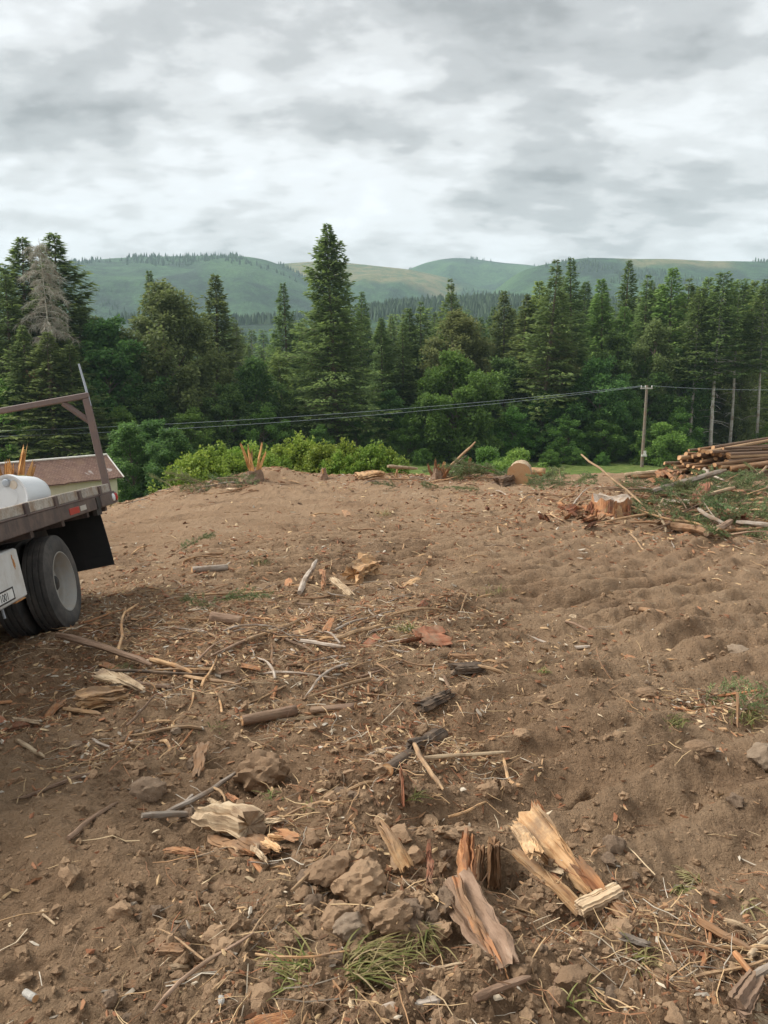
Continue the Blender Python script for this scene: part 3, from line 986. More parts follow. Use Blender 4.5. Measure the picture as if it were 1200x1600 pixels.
def broadleaf(name, seed, Ht, R, base=0.12, limbs=26, clump=0.9, per=420, leaf=0.3, mat='leaf_maple', upright=0.5, bark='tree_bark', stems=1, flat=0.75, top_pow=0.5):
    rg = np.random.default_rng(seed)
    root = empty(name)
    mb = MB()
    P, C = [], []
    for st in range(stems):
        off = np.array([0, 0, 0.]) if stems == 1 else np.array([rg.normal() * R * 0.22, rg.normal() * R * 0.22, 0])
        zz = np.linspace(-0.4, Ht * 0.8, 9)
        lean = rg.normal(size=2) * 0.04
        path = np.stack([off[0] + lean[0] * zz + 0.02 * Ht * np.sin(zz / Ht * 5 + st), off[1] + lean[1] * zz, zz], -1)
        mb.add(*tube(path, Ht * 0.014 / math.sqrt(stems) * (1 - zz / (Ht * 0.86)).clip(0.05), 8, True, 0.05, seed + st))
        for q in range(limbs // stems):
            t = (q + rg.random()) / (limbs / stems)
            z1 = Ht * (base + (0.97 - base) * t)
            rr = R * (np.sin(np.clip(0.12 + t * 0.88, 0, 1) * math.pi) ** top_pow) * rg.uniform(0.55, 1.0) * (1.0 if t < .85 else .6)
            az = q * 2.4 + rg.normal() * 0.4 + st
            tip = np.array([math.cos(az) * rr, math.sin(az) * rr, z1]) + off * 0.6
            zb = max(Ht * base * 0.5, z1 - rr * (0.35 + upright))
            a = np.array([np.interp(zb, zz, path[:, 0]), np.interp(zb, zz, path[:, 1]), zb])
            mid = a * 0.45 + tip * 0.55 + np.array([0, 0, 0.08 * rr])
            mb.add(*tube(np.stack([a, mid, tip]), [Ht * 0.006, Ht * 0.004, 0.01], 5))
            for f in (0.55, 0.8, 1.0, 1.0):
                c = (a * (1 - f) ** 2 + 2 * mid * f * (1 - f) + tip * f * f) if f < 1 else tip
                c = c + rg.normal(size=3) * clump * (0.35 if f < 1 else 0.55)
                cr = clump * rg.uniform(0.6, 1.15)
                n = int(per * cr / clump * rg.uniform(0.6, 1.2))
                v = unit(rg.normal(size=(n, 3))) * (rg.random(n) ** 0.45)[:, None] * np.array([cr, cr, cr * flat])
                P.append(c + v); C.append(v / cr)
    mb.obj('trunk', M[bark], root, True)
    P = np.concatenate(P); C = np.concatenate(C)
    n = len(P)
    d = unit(C * 0.7 + rg.normal(size=(n, 3)) * 0.55 + np.array([0, 0, -0.25]))
    w = unit(np.cross(d, rg.normal(size=(n, 3)) * 0.6 + np.array([0, 0, 1.0])))
    L = leaf * rg.uniform(0.4, 1.5, n)
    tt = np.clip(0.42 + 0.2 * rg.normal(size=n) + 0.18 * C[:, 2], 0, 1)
    V, Tr, t2 = kites(P, d, w, L, L * rg.uniform(0.55, 0.85, n), tt)
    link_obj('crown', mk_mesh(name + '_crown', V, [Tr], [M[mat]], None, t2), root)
    root['H'] = Ht
    return root


PROTO = {
    'fir_big': conifer('conifer_tree', 1, 34, 7.2, 0.03, 0.42, 7, 0.82, 0.22, 1.0, 1.05),
    'fir_a': conifer('conifer_tree', 2, 27, 5.2, 0.05, 0.44, 6, 0.85, 0.2, 0.95),
    'fir_b': conifer('conifer_tree', 3, 28, 4.8, 0.12, 0.46, 6, 0.9, 0.2, 0.95, sparse_top=0.2),
    'fir_c': conifer('conifer_tree', 4, 26, 4.2, 0.06, 0.46, 6, 0.95, 0.15, 0.95),
    'fir_light': conifer('conifer_tree', 5, 26, 4.6, 0.10, 0.46, 6, 0.82, 0.16, 0.95, 1.0, 'needles_light'),
    'fir_bare': conifer('conifer_tree', 6, 28, 3.3, 0.46, 0.44, 6, 0.62, 0.15, 1.0, 1.0, 'needles', 'pale_bark', 26, 0, 0.24),
    'fir_bare2': conifer('conifer_tree', 7, 28, 3.0, 0.52, 0.44, 6, 0.6, 0.15, 1.0, 1.0, 'needles', 'pale_bark', 20, 0, 0.20),
    'fir_far': conifer('conifer_tree', 8, 24, 3.6, 0.05, 0.8, 5, 0.8, 0.2, 0.5, 1.6),
    'fir_far2': conifer('conifer_tree', 9, 24, 4.2, 0.05, 0.8, 5, 0.7, 0.2, 0.5, 1.6, 'needles_light'),
    'olive': broadleaf('broadleaf_tree', 21, 24, 5.0, 0.10, 46, 1.15, 260, 0.36, 'leaf_olive', 1.5, top_pow=0.55, flat=1.2),
    'maple': broadleaf('broadleaf_tree', 22, 15, 6.6, 0.04, 50, 1.25, 260, 0.40, 'leaf_maple', 0.5, top_pow=0.5),
    'deep': broadleaf('broadleaf_tree', 23, 16, 4.4, 0.05, 40, 1.1, 190, 0.34, 'leaf_deep', 0.8, top_pow=0.5),
    'deep2': broadleaf('broadleaf_tree', 24, 12, 4.2, 0.03, 36, 1.0, 190, 0.32, 'leaf_maple', 0.6, top_pow=0.45, stems=2),
    'bush': broadleaf('bush', 25, 5.5, 3.4, 0.0, 30, 0.8, 170, 0.26, 'leaf_maple', 0.5, top_pow=0.5, stems=3),
    'shrub': broadleaf('shrub', 26, 2.6, 1.7, 0.0, 64, 0.24, 80, 0.12, 'leaf_shrub', 1.2, top_pow=0.45, stems=4, flat=1.9),
    'shrub2': broadleaf('shrub', 27, 2.4, 1.9, 0.0, 64, 0.25, 80, 0.12, 'leaf_shrub', 1.0, top_pow=0.4, stems=4, flat=1.7),
}
USED = set()


def spawn(key, loc, height, label, cat, group=None, wide=1.0, rz=None):
    p = PROTO[key]
    o = p if key not in USED else copy_tree(p)
    USED.add(key)
    o.location = Vector(loc)
    s = height / p['H']
    o.scale = (s * wide, s * wide, s)
    o.rotation_euler = (rnd.gauss(0, .018), rnd.gauss(0, .018), rnd.uniform(0, 6.28) if rz is None else rz)
    if 'group' in o:
        del o['group']
    tag(o, label, cat, group)
    return o


def plant(key, px, ytop, d, label, cat='conifer', group=None, wide=1.0, rz=None):
    wide = wide * (1.25 if 'fir' in key and key != 'fir_big' else 1.0)
    p = depth_pt(px, ytop, d)
    g = float(H(np.array([p[0]]), np.array([p[1]]))[0])
    return spawn(key, (p[0], p[1], g - 0.15), p[2] - g, label, cat, group, wide, rz)


plant('fir_big', 522, 346, 98, 'tallest conifer, broad dark spire standing alone above the shrubs', 'conifer', wide=1.3, rz=1.0)
plant('fir_a', 335, 424, 104, 'dense conifer left of the tallest one, beside the olive tree', 'conifer', wide=1.15)
plant('fir_c', 232, 419, 128, 'slim conifer top rising behind the olive leafy tree', 'conifer')
plant('fir_c', 447, 439, 124, 'slim conifer just left of the tallest conifer', 'conifer', wide=1.1)
plant('fir_c', 562, 452, 126, 'small conifer partly hidden behind the right of the tallest conifer', 'conifer')
plant('fir_a', 32, 366, 90, 'left conifer of the pair behind the grey dead tree', 'conifer', wide=1.5)
plant('fir_a', 80, 362, 94, 'right conifer of the pair behind the grey dead tree', 'conifer', wide=1.6)
plant('fir_a', 5, 424, 84, 'dark conifer cut by the left edge of the photo', 'conifer', wide=1.2)
plant('fir_a', 118, 468, 98, 'dark conifer on the right flank of the grey dead tree', 'conifer', wide=1.5)
plant('fir_a', 60, 440, 88, 'dark conifer right below the grey dead tree', 'conifer', wide=1.6)
plant('fir_b', 858, 404, 99, 'conifer with drooping twigs left of the darkest spire on the right', 'conifer', wide=1.15)
plant('fir_c', 904, 399, 104, 'darkest narrow conifer spire on the right side', 'conifer', wide=1.05)
plant('fir_b', 882, 428, 113, 'conifer between the two tall spires on the right', 'conifer')
plant('fir_light', 950, 430, 110, 'light green conifer right of the darkest narrow spire', 'conifer', wide=1.1)
plant('fir_c', 984, 402, 120, 'thin pointed conifer top rising left of the utility pole', 'conifer')
plant('fir_b', 1014, 426, 112, 'dark conifer directly behind the utility pole', 'conifer', wide=1.1)
plant('fir_light', 1052, 414, 110, 'yellow green conifer top right of the utility pole', 'conifer', wide=1.1)
plant('fir_bare', 1092, 448, 101, 'thin conifer with pale bare trunk, nearest to the utility pole', 'conifer')
plant('fir_bare', 1130, 424, 100, 'conifer with thick pale bare trunk and dead twigs behind the log pile', 'conifer', wide=1.1)
plant('fir_bare2', 1160, 432, 103, 'conifer with leaning pale trunk, third bare trunk behind the log pile', 'conifer', wide=1.1)
plant('fir_bare2', 1202, 440, 100, 'conifer with pale bare trunk at the right edge', 'conifer', wide=1.1)
plant('fir_light', 1105, 428, 118, 'light green conifer top above the first pale bare trunk', 'conifer')
plant('fir_b', 1078, 432, 114, 'dark conifer left of the pale bare trunks', 'conifer', wide=1.1)
plant('fir_c', 818, 455, 112, 'conifer left of the tall pair on the right side', 'conifer', wide=1.2)
plant('fir_b', 714, 432, 122, 'thin brownish conifer top rising above the olive tree in the middle', 'conifer')
plant('fir_a', 790, 452, 122, 'broad conifer between the maple and the right hand spires', 'conifer')
plant('fir_c', 640, 478, 116, 'bluish conifer left of the bright maple', 'conifer', wide=1.2)
plant('fir_a', 602, 494, 108, 'bluish conifer between the tallest conifer and the maple', 'conifer')
plant('fir_light', 1178, 434, 112, 'light green conifer near the right edge', 'conifer')
plant('olive', 268, 442, 96, 'tall olive green leafy tree with upright shoots on the left', 'tree', wide=1.35)
plant('olive', 716, 486, 106, 'olive leafy tree behind the bright maple', 'tree', wide=1.35)
plant('maple', 712, 552, 94, 'bright green bushy maple right of the tallest conifer', 'tree', rz=0.5)
plant('deep', 168, 500, 92, 'mid green leafy tree right of the grey dead tree', 'tree', wide=1.2)
plant('deep', 395, 560, 96, 'green leafy tree between the olive tree and the tallest conifer', 'tree', wide=1.1)
plant('deep', 965, 520, 104, 'light leafy tree left of the utility pole', 'tree', wide=1.1)
plant('deep', 1070, 545, 103, 'leafy tree with pale sprays between the pole and the bare trunks', 'tree')
plant('olive', 880, 520, 101, 'yellow green leafy tree below the darkest narrow spire', 'tree', wide=1.0)
plant('olive', 1022, 500, 103, 'yellow green leafy tree right of the utility pole', 'tree', wide=1.0)
plant('olive', 1160, 505, 108, 'yellow green leafy tree behind the right bare trunks', 'tree', wide=1.0)
plant('deep', 940, 560, 96, 'bright leafy tree low down left of the utility pole', 'tree', wide=1.2)
plant('bush', 1040, 662, 91, 'round green bush right behind the utility pole', 'bush', wide=1.15)
USE_G = 'leafy understory trees along the forest edge'
for (px, yt, d, key) in [(12, 600, 80, 'deep2'), (200, 660, 62, 'deep'), (238, 655, 64, 'deep'), (268, 668, 60, 'deep'), (70, 640, 82, 'deep2'), (130, 585, 88, 'deep'), (190, 640, 84, 'deep2'), (235, 600, 90, 'deep'), (300, 640, 88, 'deep2'), (355, 600, 92, 'deep'),
                         (415, 640, 92, 'deep2'), (455, 610, 98, 'deep'), (610, 610, 100, 'deep'), (640, 650, 94, 'deep2'), (800, 640, 95, 'deep2'), (790, 560, 102, 'deep'), (850, 610, 97, 'deep'), (880, 650, 93, 'deep2'),
                         (915, 590, 98, 'deep'), (945, 640, 94, 'deep2'), (980, 610, 97, 'deep'), (1060, 640, 98, 'deep2'), (1010, 560, 103, 'deep'), (-40, 580, 84, 'deep'), (1230, 640, 97, 'deep2'), (560, 660, 95, 'deep2'), (500, 665, 92, 'deep2')]:
    plant(key, px, yt, d, 'green leafy understory tree at the foot of the conifers', 'tree', USE_G, wide=1.25)
plant('fir_a', 34, 505, 80, 'dark conifer in front of the foot of the grey dead tree', 'conifer', wide=1.3)
plant('fir_a', 72, 515, 78.5, 'middle dark conifer right at the foot of the grey dead tree', 'conifer', wide=1.5)
plant('fir_a', 108, 535, 80, 'smaller dark conifer right of the foot of the grey dead tree', 'conifer', wide=1.5)
# rows of conifers standing behind
rr = random.Random(17)
BACK_G = 'conifers filling the forest behind the front row'
for q in range(95):
    px = -130 + 1460 * (q + rr.random()) / 95
    d = rr.uniform(108, 175)
    base_y = 505 if px < 150 else 508 if px < 460 else 496 if px < 600 else 480 if px < 840 else 448
    yt = base_y + rr.uniform(-18, 34)
    plant(rr.choice(['fir_a', 'fir_b', 'fir_c', 'fir_light', 'fir_light'] if px > 800 else ['fir_a', 'fir_b', 'fir_c', 'fir_c', 'fir_light']), px, yt, d, 'conifer in the dense rows behind the front trees', 'conifer', BACK_G, wide=1.1)
FAR_G = 'hazy conifers farther down the valley'
for q in range(80):
    px = -100 + 1400 * (q + rr.random()) / 80
    d = rr.uniform(190, 330)
    yt = (500 if px < 600 else 484 if px < 850 else 462) + rr.uniform(-10, 22)
    plant(rr.choice(['fir_far', 'fir_far2', 'fir_far']), px, yt, d, 'hazy conifer down in the valley behind the forest', 'conifer', FAR_G, wide=1.15)

# hedge-like shrubs at the lip of the clearing
SHR = [(312, 708, 32.5), (340, 704, 32.5), (372, 702, 33.5), (405, 702, 33), (440, 697, 33.5), (478, 688, 34), (512, 696, 33), (545, 696, 33.5), (578, 697, 33), (600, 703, 33), (425, 712, 32), (530, 710, 32), (350, 714, 31.8)]
for q, (px, yt, d) in enumerate(SHR):
    lab = ('tallest bright green shrub in the hedge below the tallest conifer' if q == 5 else 'bright green leafy shrub in the row at the clearing edge')
    plant('shrub' if q % 2 else 'shrub2', px, yt, d, lab, 'shrub', 'shrubs along the edge of the clearing', wide=1.05)
for px, yt, d in [(800, 704, 55), (860, 702, 88), (900, 700, 90), (940, 706, 90), (770, 700, 62), (660, 700, 90)]:
    plant('bush' if d > 40 else 'shrub', px, yt, d, 'low weedy bush at the bottom of the slope' if d > 40 else 'small dull weed clump beside the shed', 'bush', 'low weedy bushes' if d > 40 else 'weeds beside the shed')

# grey dead conifer on the left
rg = np.random.default_rng(40)
snag = empty('dead_tree')
p = depth_pt(62, 372, 84)
g = float(H(p[0:1], p[1:2])[0])
snag.location = (p[0], p[1], g)
Hs = p[2] - g
mb = MB()
zz = np.linspace(-0.3, Hs, 12)
mb.add(*tube(np.stack([0.25 * np.sin(zz / 7), 0 * zz, zz], -1), 0.15 * (1 - zz / (Hs * 1.02)) + 0.015, 8))
mb.obj('trunk', M['dead_grey'], snag, True)
mb = MB()
for q in range(95):
    z = Hs * (0.56 + 0.43 * (rg.integers(0, 16) / 16 + rg.normal() * .012).clip(0, 1))
    t = (z / Hs - 0.56) / 0.44
    az = rg.normal() * 1.1 + (3.4 if q % 3 else 0.2) + 2 * math.sin(z)
    Lb = (0.5 + 2.7 * (1 - t) ** 0.45) * rg.uniform(0.3, 1.15)
    o = np.array([math.cos(az), math.sin(az), 0])
    pts = [np.array([0.25 * math.sin(z / 7), 0, z]) + o * Lb * s + np.array([0, 0, 0.18 * Lb * s - 0.55 * Lb * s ** 2.2]) + rg.normal(size=3) * 0.05 * s for s in (0, .3, .55, .8, 1)]
    mb.add(*tube(np.array(pts), [0.035, 0.028, 0.022, 0.015, 0.006], 4))
    for r in range(int(18 + Lb * 16)):
        s = rg.uniform(0.25, 1.0)
        a = np.array([np.interp(s, (0, .3, .55, .8, 1), [pp[c_] for pp in pts]) for c_ in range(3)])
        dd = unit(o * 0.5 + rg.normal(size=3) * 0.6 + np.array([0, 0, -0.7]))
        ln = rg.uniform(0.3, 1.0)
        mb.add(*tube(np.array([a, a + dd * ln * .5 + rg.normal(size=3) * .04, a + dd * ln + np.array([0, 0, -.1])]), [0.018, 0.013, 0.004], 3))
mb.obj('branch', M['dead_grey'], snag)
tag(snag, 'grey dead conifer with bare drooping branches at the upper left', 'dead tree')
# russet dead bough hanging in the left trees
rg = np.random.default_rng(41)
n = 700
c = depth_pt(78, 600, 79.5)
P = c + np.stack([rg.normal(size=n) * 0.75, rg.normal(size=n) * 0.4, rg.normal(size=n) * 1.0], -1)
P[:, 0] += -(P[:, 2] - c[2]) * 0.35
d = unit(rg.normal(size=(n, 3)) * 0.5 + np.array([0.3, 0, -0.8]))
V, Tr, t2 = kites(P, d, unit(np.cross(d, rg.normal(size=(n, 3)))), rg.uniform(.3, .7, n), rg.uniform(.08, .2, n), rg.random(n))
me = mk_mesh('dead_bough', V - c, [Tr], [M['needles_brown']], None, t2)
db = empty('dead_bough', tuple(c))
link_obj('needles', me, db)
mb = MB()
mb.add(*tube(np.array([(-0.4, 1.6, 2.0), (-0.1, 0.4, 0.9), (0.1, 0, 0), (0.3, 0, -1.2)]), [0.05, 0.04, 0.03, 0.01], 5))
mb.obj('stem', M['tree_bark'], db)
tag(db, 'russet dead bough hanging in the dark trees above the truck rack', 'bough')


# ------------------------------------------------------------------ plain materials of made things
def paint(name, col, rough=0.5, dirt=0.3, dirt_col=(0.16, 0.11, 0.075), metallic=0.0, sc=6, bumps=0.2):
    m, nt, b = new_mat(name)
    oc = obj_coord(nt)
    n = noise(nt, oc, sc, 7, 0.65)
    c = mixc(nt, ramp(nt, n, [(0.42, (0, 0, 0)), (0.72, (dirt, dirt, dirt))]), col, dirt_col)
    n2 = noise(nt, mapping(nt, oc, (1, 1, 0.12)), sc * 5, 5, 0.7)
    c = mixc(nt, ramp(nt, n2, [(0.5, (0, 0, 0)), (0.75, (dirt * .7,) * 3)]), c, dirt_col)
    link(nt, c, b.inputs['Base Color'])
    b.inputs['Roughness'].default_value = rough
    b.inputs['Metallic'].default_value = metallic
    bump(nt, b, noise(nt, oc, sc * 12, 4, 0.6), bumps, 0.002)
    M[name] = m


paint('white_paint', (0.55, 0.55, 0.53), 0.45, 0.55, (0.36, 0.31, 0.25))
paint('rust', (0.42, 0.20, 0.07), 0.9, 0.8, (0.20, 0.08, 0.03), 0, 14)
paint('bed_steel', (0.075, 0.055, 0.050), 0.6, 0.85, (0.17, 0.12, 0.095))
paint('rack_steel', (0.14, 0.105, 0.095), 0.6, 0.6, (0.20, 0.13, 0.10))
paint('rubber', (0.045, 0.043, 0.041), 0.85, 0.75, (0.12, 0.105, 0.09), 0, 5)
paint('flap_rubber', (0.014, 0.014, 0.014), 0.8, 0.25, (0.05, 0.045, 0.04), 0, 3)
paint('rim_paint', (0.27, 0.265, 0.245), 0.55, 0.8, (0.27, 0.23, 0.18), 0, 8)
paint('disc_shade_paint', (0.19, 0.17, 0.145), 0.6, 0.8, (0.20, 0.16, 0.12), 0, 10)  # toned darker than the rim as painted-in shade of the dish, plus dirt
paint('black_part', (0.02, 0.02, 0.02), 0.7, 0.3)
paint('drum_plastic', (0.62, 0.64, 0.65), 0.35, 0.10, (0.55, 0.53, 0.48), 0, 4)
paint('cap_grey', (0.36, 0.40, 0.44), 0.5, 0.2)
paint('stain_tan', (0.58, 0.50, 0.40), 0.6, 0.3, (0.7, 0.66, 0.6), 0, 20)
paint('label_yellow', (0.62, 0.54, 0.14), 0.5, 0.7, (0.24, 0.27, 0.10), 0, 12)
paint('reflector_red', (0.42, 0.03, 0.025), 0.4, 0.4)
paint('reflector_white', (0.55, 0.52, 0.47), 0.4, 0.4)
paint('lamp_white', (0.75, 0.78, 0.78), 0.3, 0.1)
paint('lamp_red', (0.40, 0.02, 0.02), 0.3, 0.1)
paint('plate_white', (0.66, 0.66, 0.63), 0.5, 0.2)
paint('cab_paint', (0.72, 0.72, 0.70), 0.35, 0.2, (0.4, 0.35, 0.3))
paint('wall_cream', (0.60, 0.56, 0.42), 0.85, 0.3, (0.40, 0.37, 0.27), 0, 1.5)
paint('trim_white', (0.70, 0.68, 0.62), 0.7, 0.3)
m, nt, b = new_mat('glass_dark')
b.inputs['Base Color'].default_value = (0.03, 0.035, 0.04, 1)
b.inputs['Roughness'].default_value = 0.08
M['glass'] = m
# worn shingle roof: brick red with pale bare patches
m, nt, b = new_mat('roof_shingle')
oc = obj_coord(nt)
br = node(nt, 'ShaderNodeTexBrick')
link(nt, mapping(nt, oc, (1, 1, 1)), br.inputs['Vector'])
br.inputs['Scale'].default_value = 3.2
br.inputs['Mortar Size'].default_value = 0.03
br.inputs['Color1'].default_value = (0.20, 0.115, 0.088, 1); br.inputs['Color2'].default_value = (0.27, 0.17, 0.13, 1); br.inputs['Mortar'].default_value = (0.10, 0.06, 0.05, 1)
c = mixc(nt, ramp(nt, noise(nt, oc, 1.3, 6, 0.7), [(0.45, (0, 0, 0)), (0.7, (0.75, 0.75, 0.75))]), br.outputs[0], (0.26, 0.165, 0.11))
c = mixc(nt, ramp(nt, noise(nt, mapping(nt, oc, (1, 1, 1), (3, 1, 0)), 0.8, 4, 0.6), [(0.66, (0, 0, 0)), (0.69, (0.9, 0.9, 0.9))]), c, (0.42, 0.37, 0.34))
link(nt, c, b.inputs['Base Color'])
bump(nt, b, br.outputs['Fac'], 0.6, 0.02)
M['roof'] = m

# ------------------------------------------------------------------ shed beyond the truck
ux = Vector((0.60, 0.80, 0)).normalized(); uy = Vector((-ux.y, ux.x, 0))
sx, sy = -14.45, 38.2
gz = float(H(np.array([sx - 2]), np.array([sy - 3]))[0]) - 0.15
Ms = Matrix((ux, uy, Vector((0, 0, 1)))).transposed().to_4x4()
Ms.translation = Vector((sx, sy, gz))
shed = empty('shed', M=Ms)                       # local X along the ridge towards the far end; ridge above local y = 0
zr_ = (CAMZ - 3.62) - gz
ze_ = (CAMZ - 4.60) - gz
Ls, hw = 9.0, 1.25
mb = MB()
q0 = 0.12
mb.box((-Ls, -hw + q0, 0), (-0.12, hw - q0, ze_ - 0.02))
mb.add(np.array([(-0.14, -hw + q0, ze_ - 0.03), (-0.14, hw - q0, ze_ - 0.03), (-0.14, 0, zr_ - 0.1), (-Ls + .02, -hw + q0, ze_ - 0.03), (-Ls + .02, hw - q0, ze_ - 0.03), (-Ls + .02, 0, zr_ - 0.1)]),
       [np.array([(0, 1, 2), (3, 5, 4)]), np.array([(0, 2, 5, 3), (1, 4, 5, 2)])])
wall_o = mb.obj('wall', M['wall_cream'], shed)
for k_ in range(6):
    mb = MB(); x0_ = -0.9 - k_ * 1.45
    mb.box((x0_ - 0.03, -hw + q0 - 0.02, 0.0), (x0_ + 0.03, -hw + q0 + 0.005, ze_ - 0.06))
    mb.obj('batten', M['wall_cream'], wall_o)
mb = MB()
rg = np.random.default_rng(3)
for sgn in (-1, 1):
    n0 = 30
    xs_ = np.linspace(-Ls - 0.25, 0.1, n0)
    top = np.stack([xs_, np.zeros(n0), zr_ + 0.02 * rg.normal(size=n0)], -1)
    mid = np.stack([xs_, np.full(n0, sgn * hw * 0.5), (zr_ + ze_) / 2 + 0.02 * rg.normal(size=n0)], -1)
    bot = np.stack([xs_, np.full(n0, sgn * (hw + 0.12)), ze_ - 0.06 + 0.015 * rg.normal(size=n0)], -1)
    for th_ in (0, 0.06):
        V = np.concatenate([top, mid, bot]) - np.array([0, 0, th_])
        i = np.arange(2)[:, None] * n0; j = np.arange(n0 - 1)[None, :]
        mb.add(V, [np.stack([i + j, i + j + 1, i + n0 + j + 1, i + n0 + j], -1).reshape(-1, 4)])
roof_o = mb.obj('roof', M['roof'], shed)
mb = MB()
for sgn in (-1, 1):
    mb.add(*tube(np.array([(0.12, 0, zr_ + 0.01), (0.12, sgn * (hw + 0.14), ze_ - 0.07)]), 0.045, 4))
mb.obj('barge_board', M['trim_white'], shed)
mb = MB()
mb.add(*tube(np.array([(-Ls - .25, 0, zr_ + 0.02), (0.12, 0, zr_ + 0.02)]), 0.05, 5))
mb.obj('ridge_cap', M['trim_white'], roof_o)
tag(shed, 'low cream shed with a worn brick red roof behind the truck', 'shed')

# ------------------------------------------------------------------ utility pole and its wires
pb = depth_pt(1003, 726, 88)
gz = float(H(pb[0:1], pb[1:2])[0])
pt_ = depth_pt(1011, 602, 88)
pole = empty('utility_pole', (pb[0], pb[1], gz))
top = Vector((pt_[0] - pb[0], 0, pt_[2] - gz))
mb = MB()
mb.add(*tube(np.array([(0, 0, -0.5), tuple(top * 0.5), tuple(top)]), [0.21, 0.17, 0.14], 10))
mb.obj('post', M['post_wood'], pole, True)
mb = MB(); mb.box((top.x - 0.78, -0.22, top.z - 0.42), (top.x + 0.62, -0.10, top.z - 0.27)); mb.obj('crossarm', M['pale_bark'], pole)
for dx in (-0.7, -0.25, 0.52):
    mb = MB(); mb.add(*lathe([(0, 0.0), (0, 0.05), (0.08, 0.07), (0.12, 0.05), (0.2, 0.06), (0.25, 0.0)], 8, 'Z'))
    o = mb.obj('insulator', M['trim_white'], pole, True); o.location = (top.x + dx, -0.16, top.z - 0.26)
mb = MB(); mb.box((0.05, -0.32, 1.35), (0.32, -0.17, 1.95)); mb.obj('meter_box', M['trim_white'], pole)
mb = MB(); mb.box((-0.22, -0.36, 1.28), (0.42, -0.19, 1.50)); mb.obj('sign_plate', M['trim_white'], pole)
tag(pole, 'grey wooden utility pole with short crossarm and white meter box', 'pole')


def wire(a, b_, sag, label):
    a = np.array(a, float); b_ = np.array(b_, float)
    mid = (a + b_) / 2
    t = np.linspace(0, 1, 24)
    P = a[None] * (1 - t)[:, None] + b_[None] * t[:, None]
    P[:, 2] -= sag * 4 * t * (1 - t)
    mb = MB(); mb.add(*tube(P - a, 0.013, 4))
    o = mb.obj('wire', M['cap_grey'])
    o.location = a
    tag(o, label, 'wire', 'wires strung from the utility pole')


tp = np.array([pb[0] + top.x, pb[1] - 0.16, gz + top.z])
wire(tp + [-0.7, 0, -0.06], depth_pt(-160, 678, 74), 0.9, 'upper power wire crossing the dark trees left of the pole')
wire(tp + [-0.25, 0, -0.1], depth_pt(-160, 686, 74), 1.1, 'lower power wire crossing the dark trees left of the pole')
wire(tp + [0.52, 0, -0.06], depth_pt(1400, 600, 95), 0.6, 'power wire leaving the pole to the right')

# ------------------------------------------------------------------ flatbed truck, tail towards the valley
h_, p_, ro_ = (math.radians(a) for a in (-6.37, -4.21, 10.32))
r_ = Vector((math.sin(h_) * math.cos(p_), math.cos(h_) * math.cos(p_), math.sin(p_)))
s_ = Vector((math.cos(h_), -math.sin(h_), 0))
u_ = s_.cross(r_).normalized()
s2, u2 = s_ * math.cos(ro_) + u_ * math.sin(ro_), -s_ * math.sin(ro_) + u_ * math.cos(ro_)
Mt = Matrix((s2, r_, u2)).transposed().to_4x4()
Mt.translation = Vector((-3.066, 7.094, -0.792))
truck = empty('flatbed_truck', M=Mt)              # local X outwards to the right side, Y towards the tail, Z up


def part(name, mat, fn, parent=None, smooth=False):
    mb = MB(); fn(mb)
    return mb.obj(name, M[mat] if isinstance(mat, str) else mat, truck if parent is None else parent, smooth)


def bevel_box(mb, lo, hi, r=0.012):
    lo = np.array(lo, float); hi = np.array(hi, float)
    x0, y0, z0 = lo; x1, y1, z1 = hi
    def ring(z, ins):
        a, b_, c_, d_ = x0 + ins, x1 - ins, y0 + ins, y1 - ins
        return [(a + r, c_, z), (b_ - r, c_, z), (b_, c_ + r, z), (b_, d_ - r, z), (b_ - r, d_, z), (a + r, d_, z), (a, d_ - r, z), (a, c_ + r, z)]
    mb.add(*loft(np.array([ring(z0, r), ring(z0 + r, 0), ring(z1 - r, 0), ring(z1, r)])))


BY0, BY1 = -2.55, 2.34
XR, XL = 0.05, -2.42
deck = part('deck', 'bed_steel', lambda mb: mb.box((XL + .06, BY0, 1.06), (XR - .07, BY1 - .02, 1.135)))
for k_ in range(14):
    w_ = (XR - XL - 0.14) / 14
    x0_ = XL + 0.07 + k_ * w_
    part('deck_board', 'deck_wood', lambda mb: bevel_box(mb, (x0_ + .004, BY0 + .01, 1.137), (x0_ + w_ - .004, BY1 - .03, 1.165 + .004 * ((k_ * 7) % 3)), .004), deck)
for xa in (XR, XL + 0.06):
    ch = part('side_channel', 'bed_steel', lambda mb: (bevel_box(mb, (xa - .06, BY0, 1.056), (xa, BY1, 1.205), .008)))
    part('channel_lip', 'rack_steel', lambda mb: bevel_box(mb, (xa - .065, BY0, 1.2055), (xa + .006, BY1, 1.217), .003), ch)
    # boards standing between the stake irons
    ys = [BY0 + .05, -1.62, -0.70, 0.10, 0.9, 1.72, BY1 - .12]
    for a_, c_ in zip(ys[:-1], ys[1:]):
        part('side_board', 'deck_wood', lambda mb: bevel_box(mb, (xa - .058, a_ + .004, 1.22), (xa - .012, c_ - .004, 1.321 + .006 * math.sin(a_ * 9)), .006))
    for yq in ys[1:-1]:
        part('stake_pocket', 'bed_steel', lambda mb: bevel_box(mb, (xa - .02, yq - .045, 1.2), (xa + .012, yq + .045, 1.318), .006))
part('tail_rail', 'bed_steel', lambda mb: bevel_box(mb, (XL, BY1 + .002, 1.07), (XR, BY1 + .06, 1.205), .008))
blk = part('rear_corner', 'bed_steel', lambda mb: bevel_box(mb, (XR - .004, 1.62, 1.062), (XR + .012, BY1 + .05, 1.2), .005))
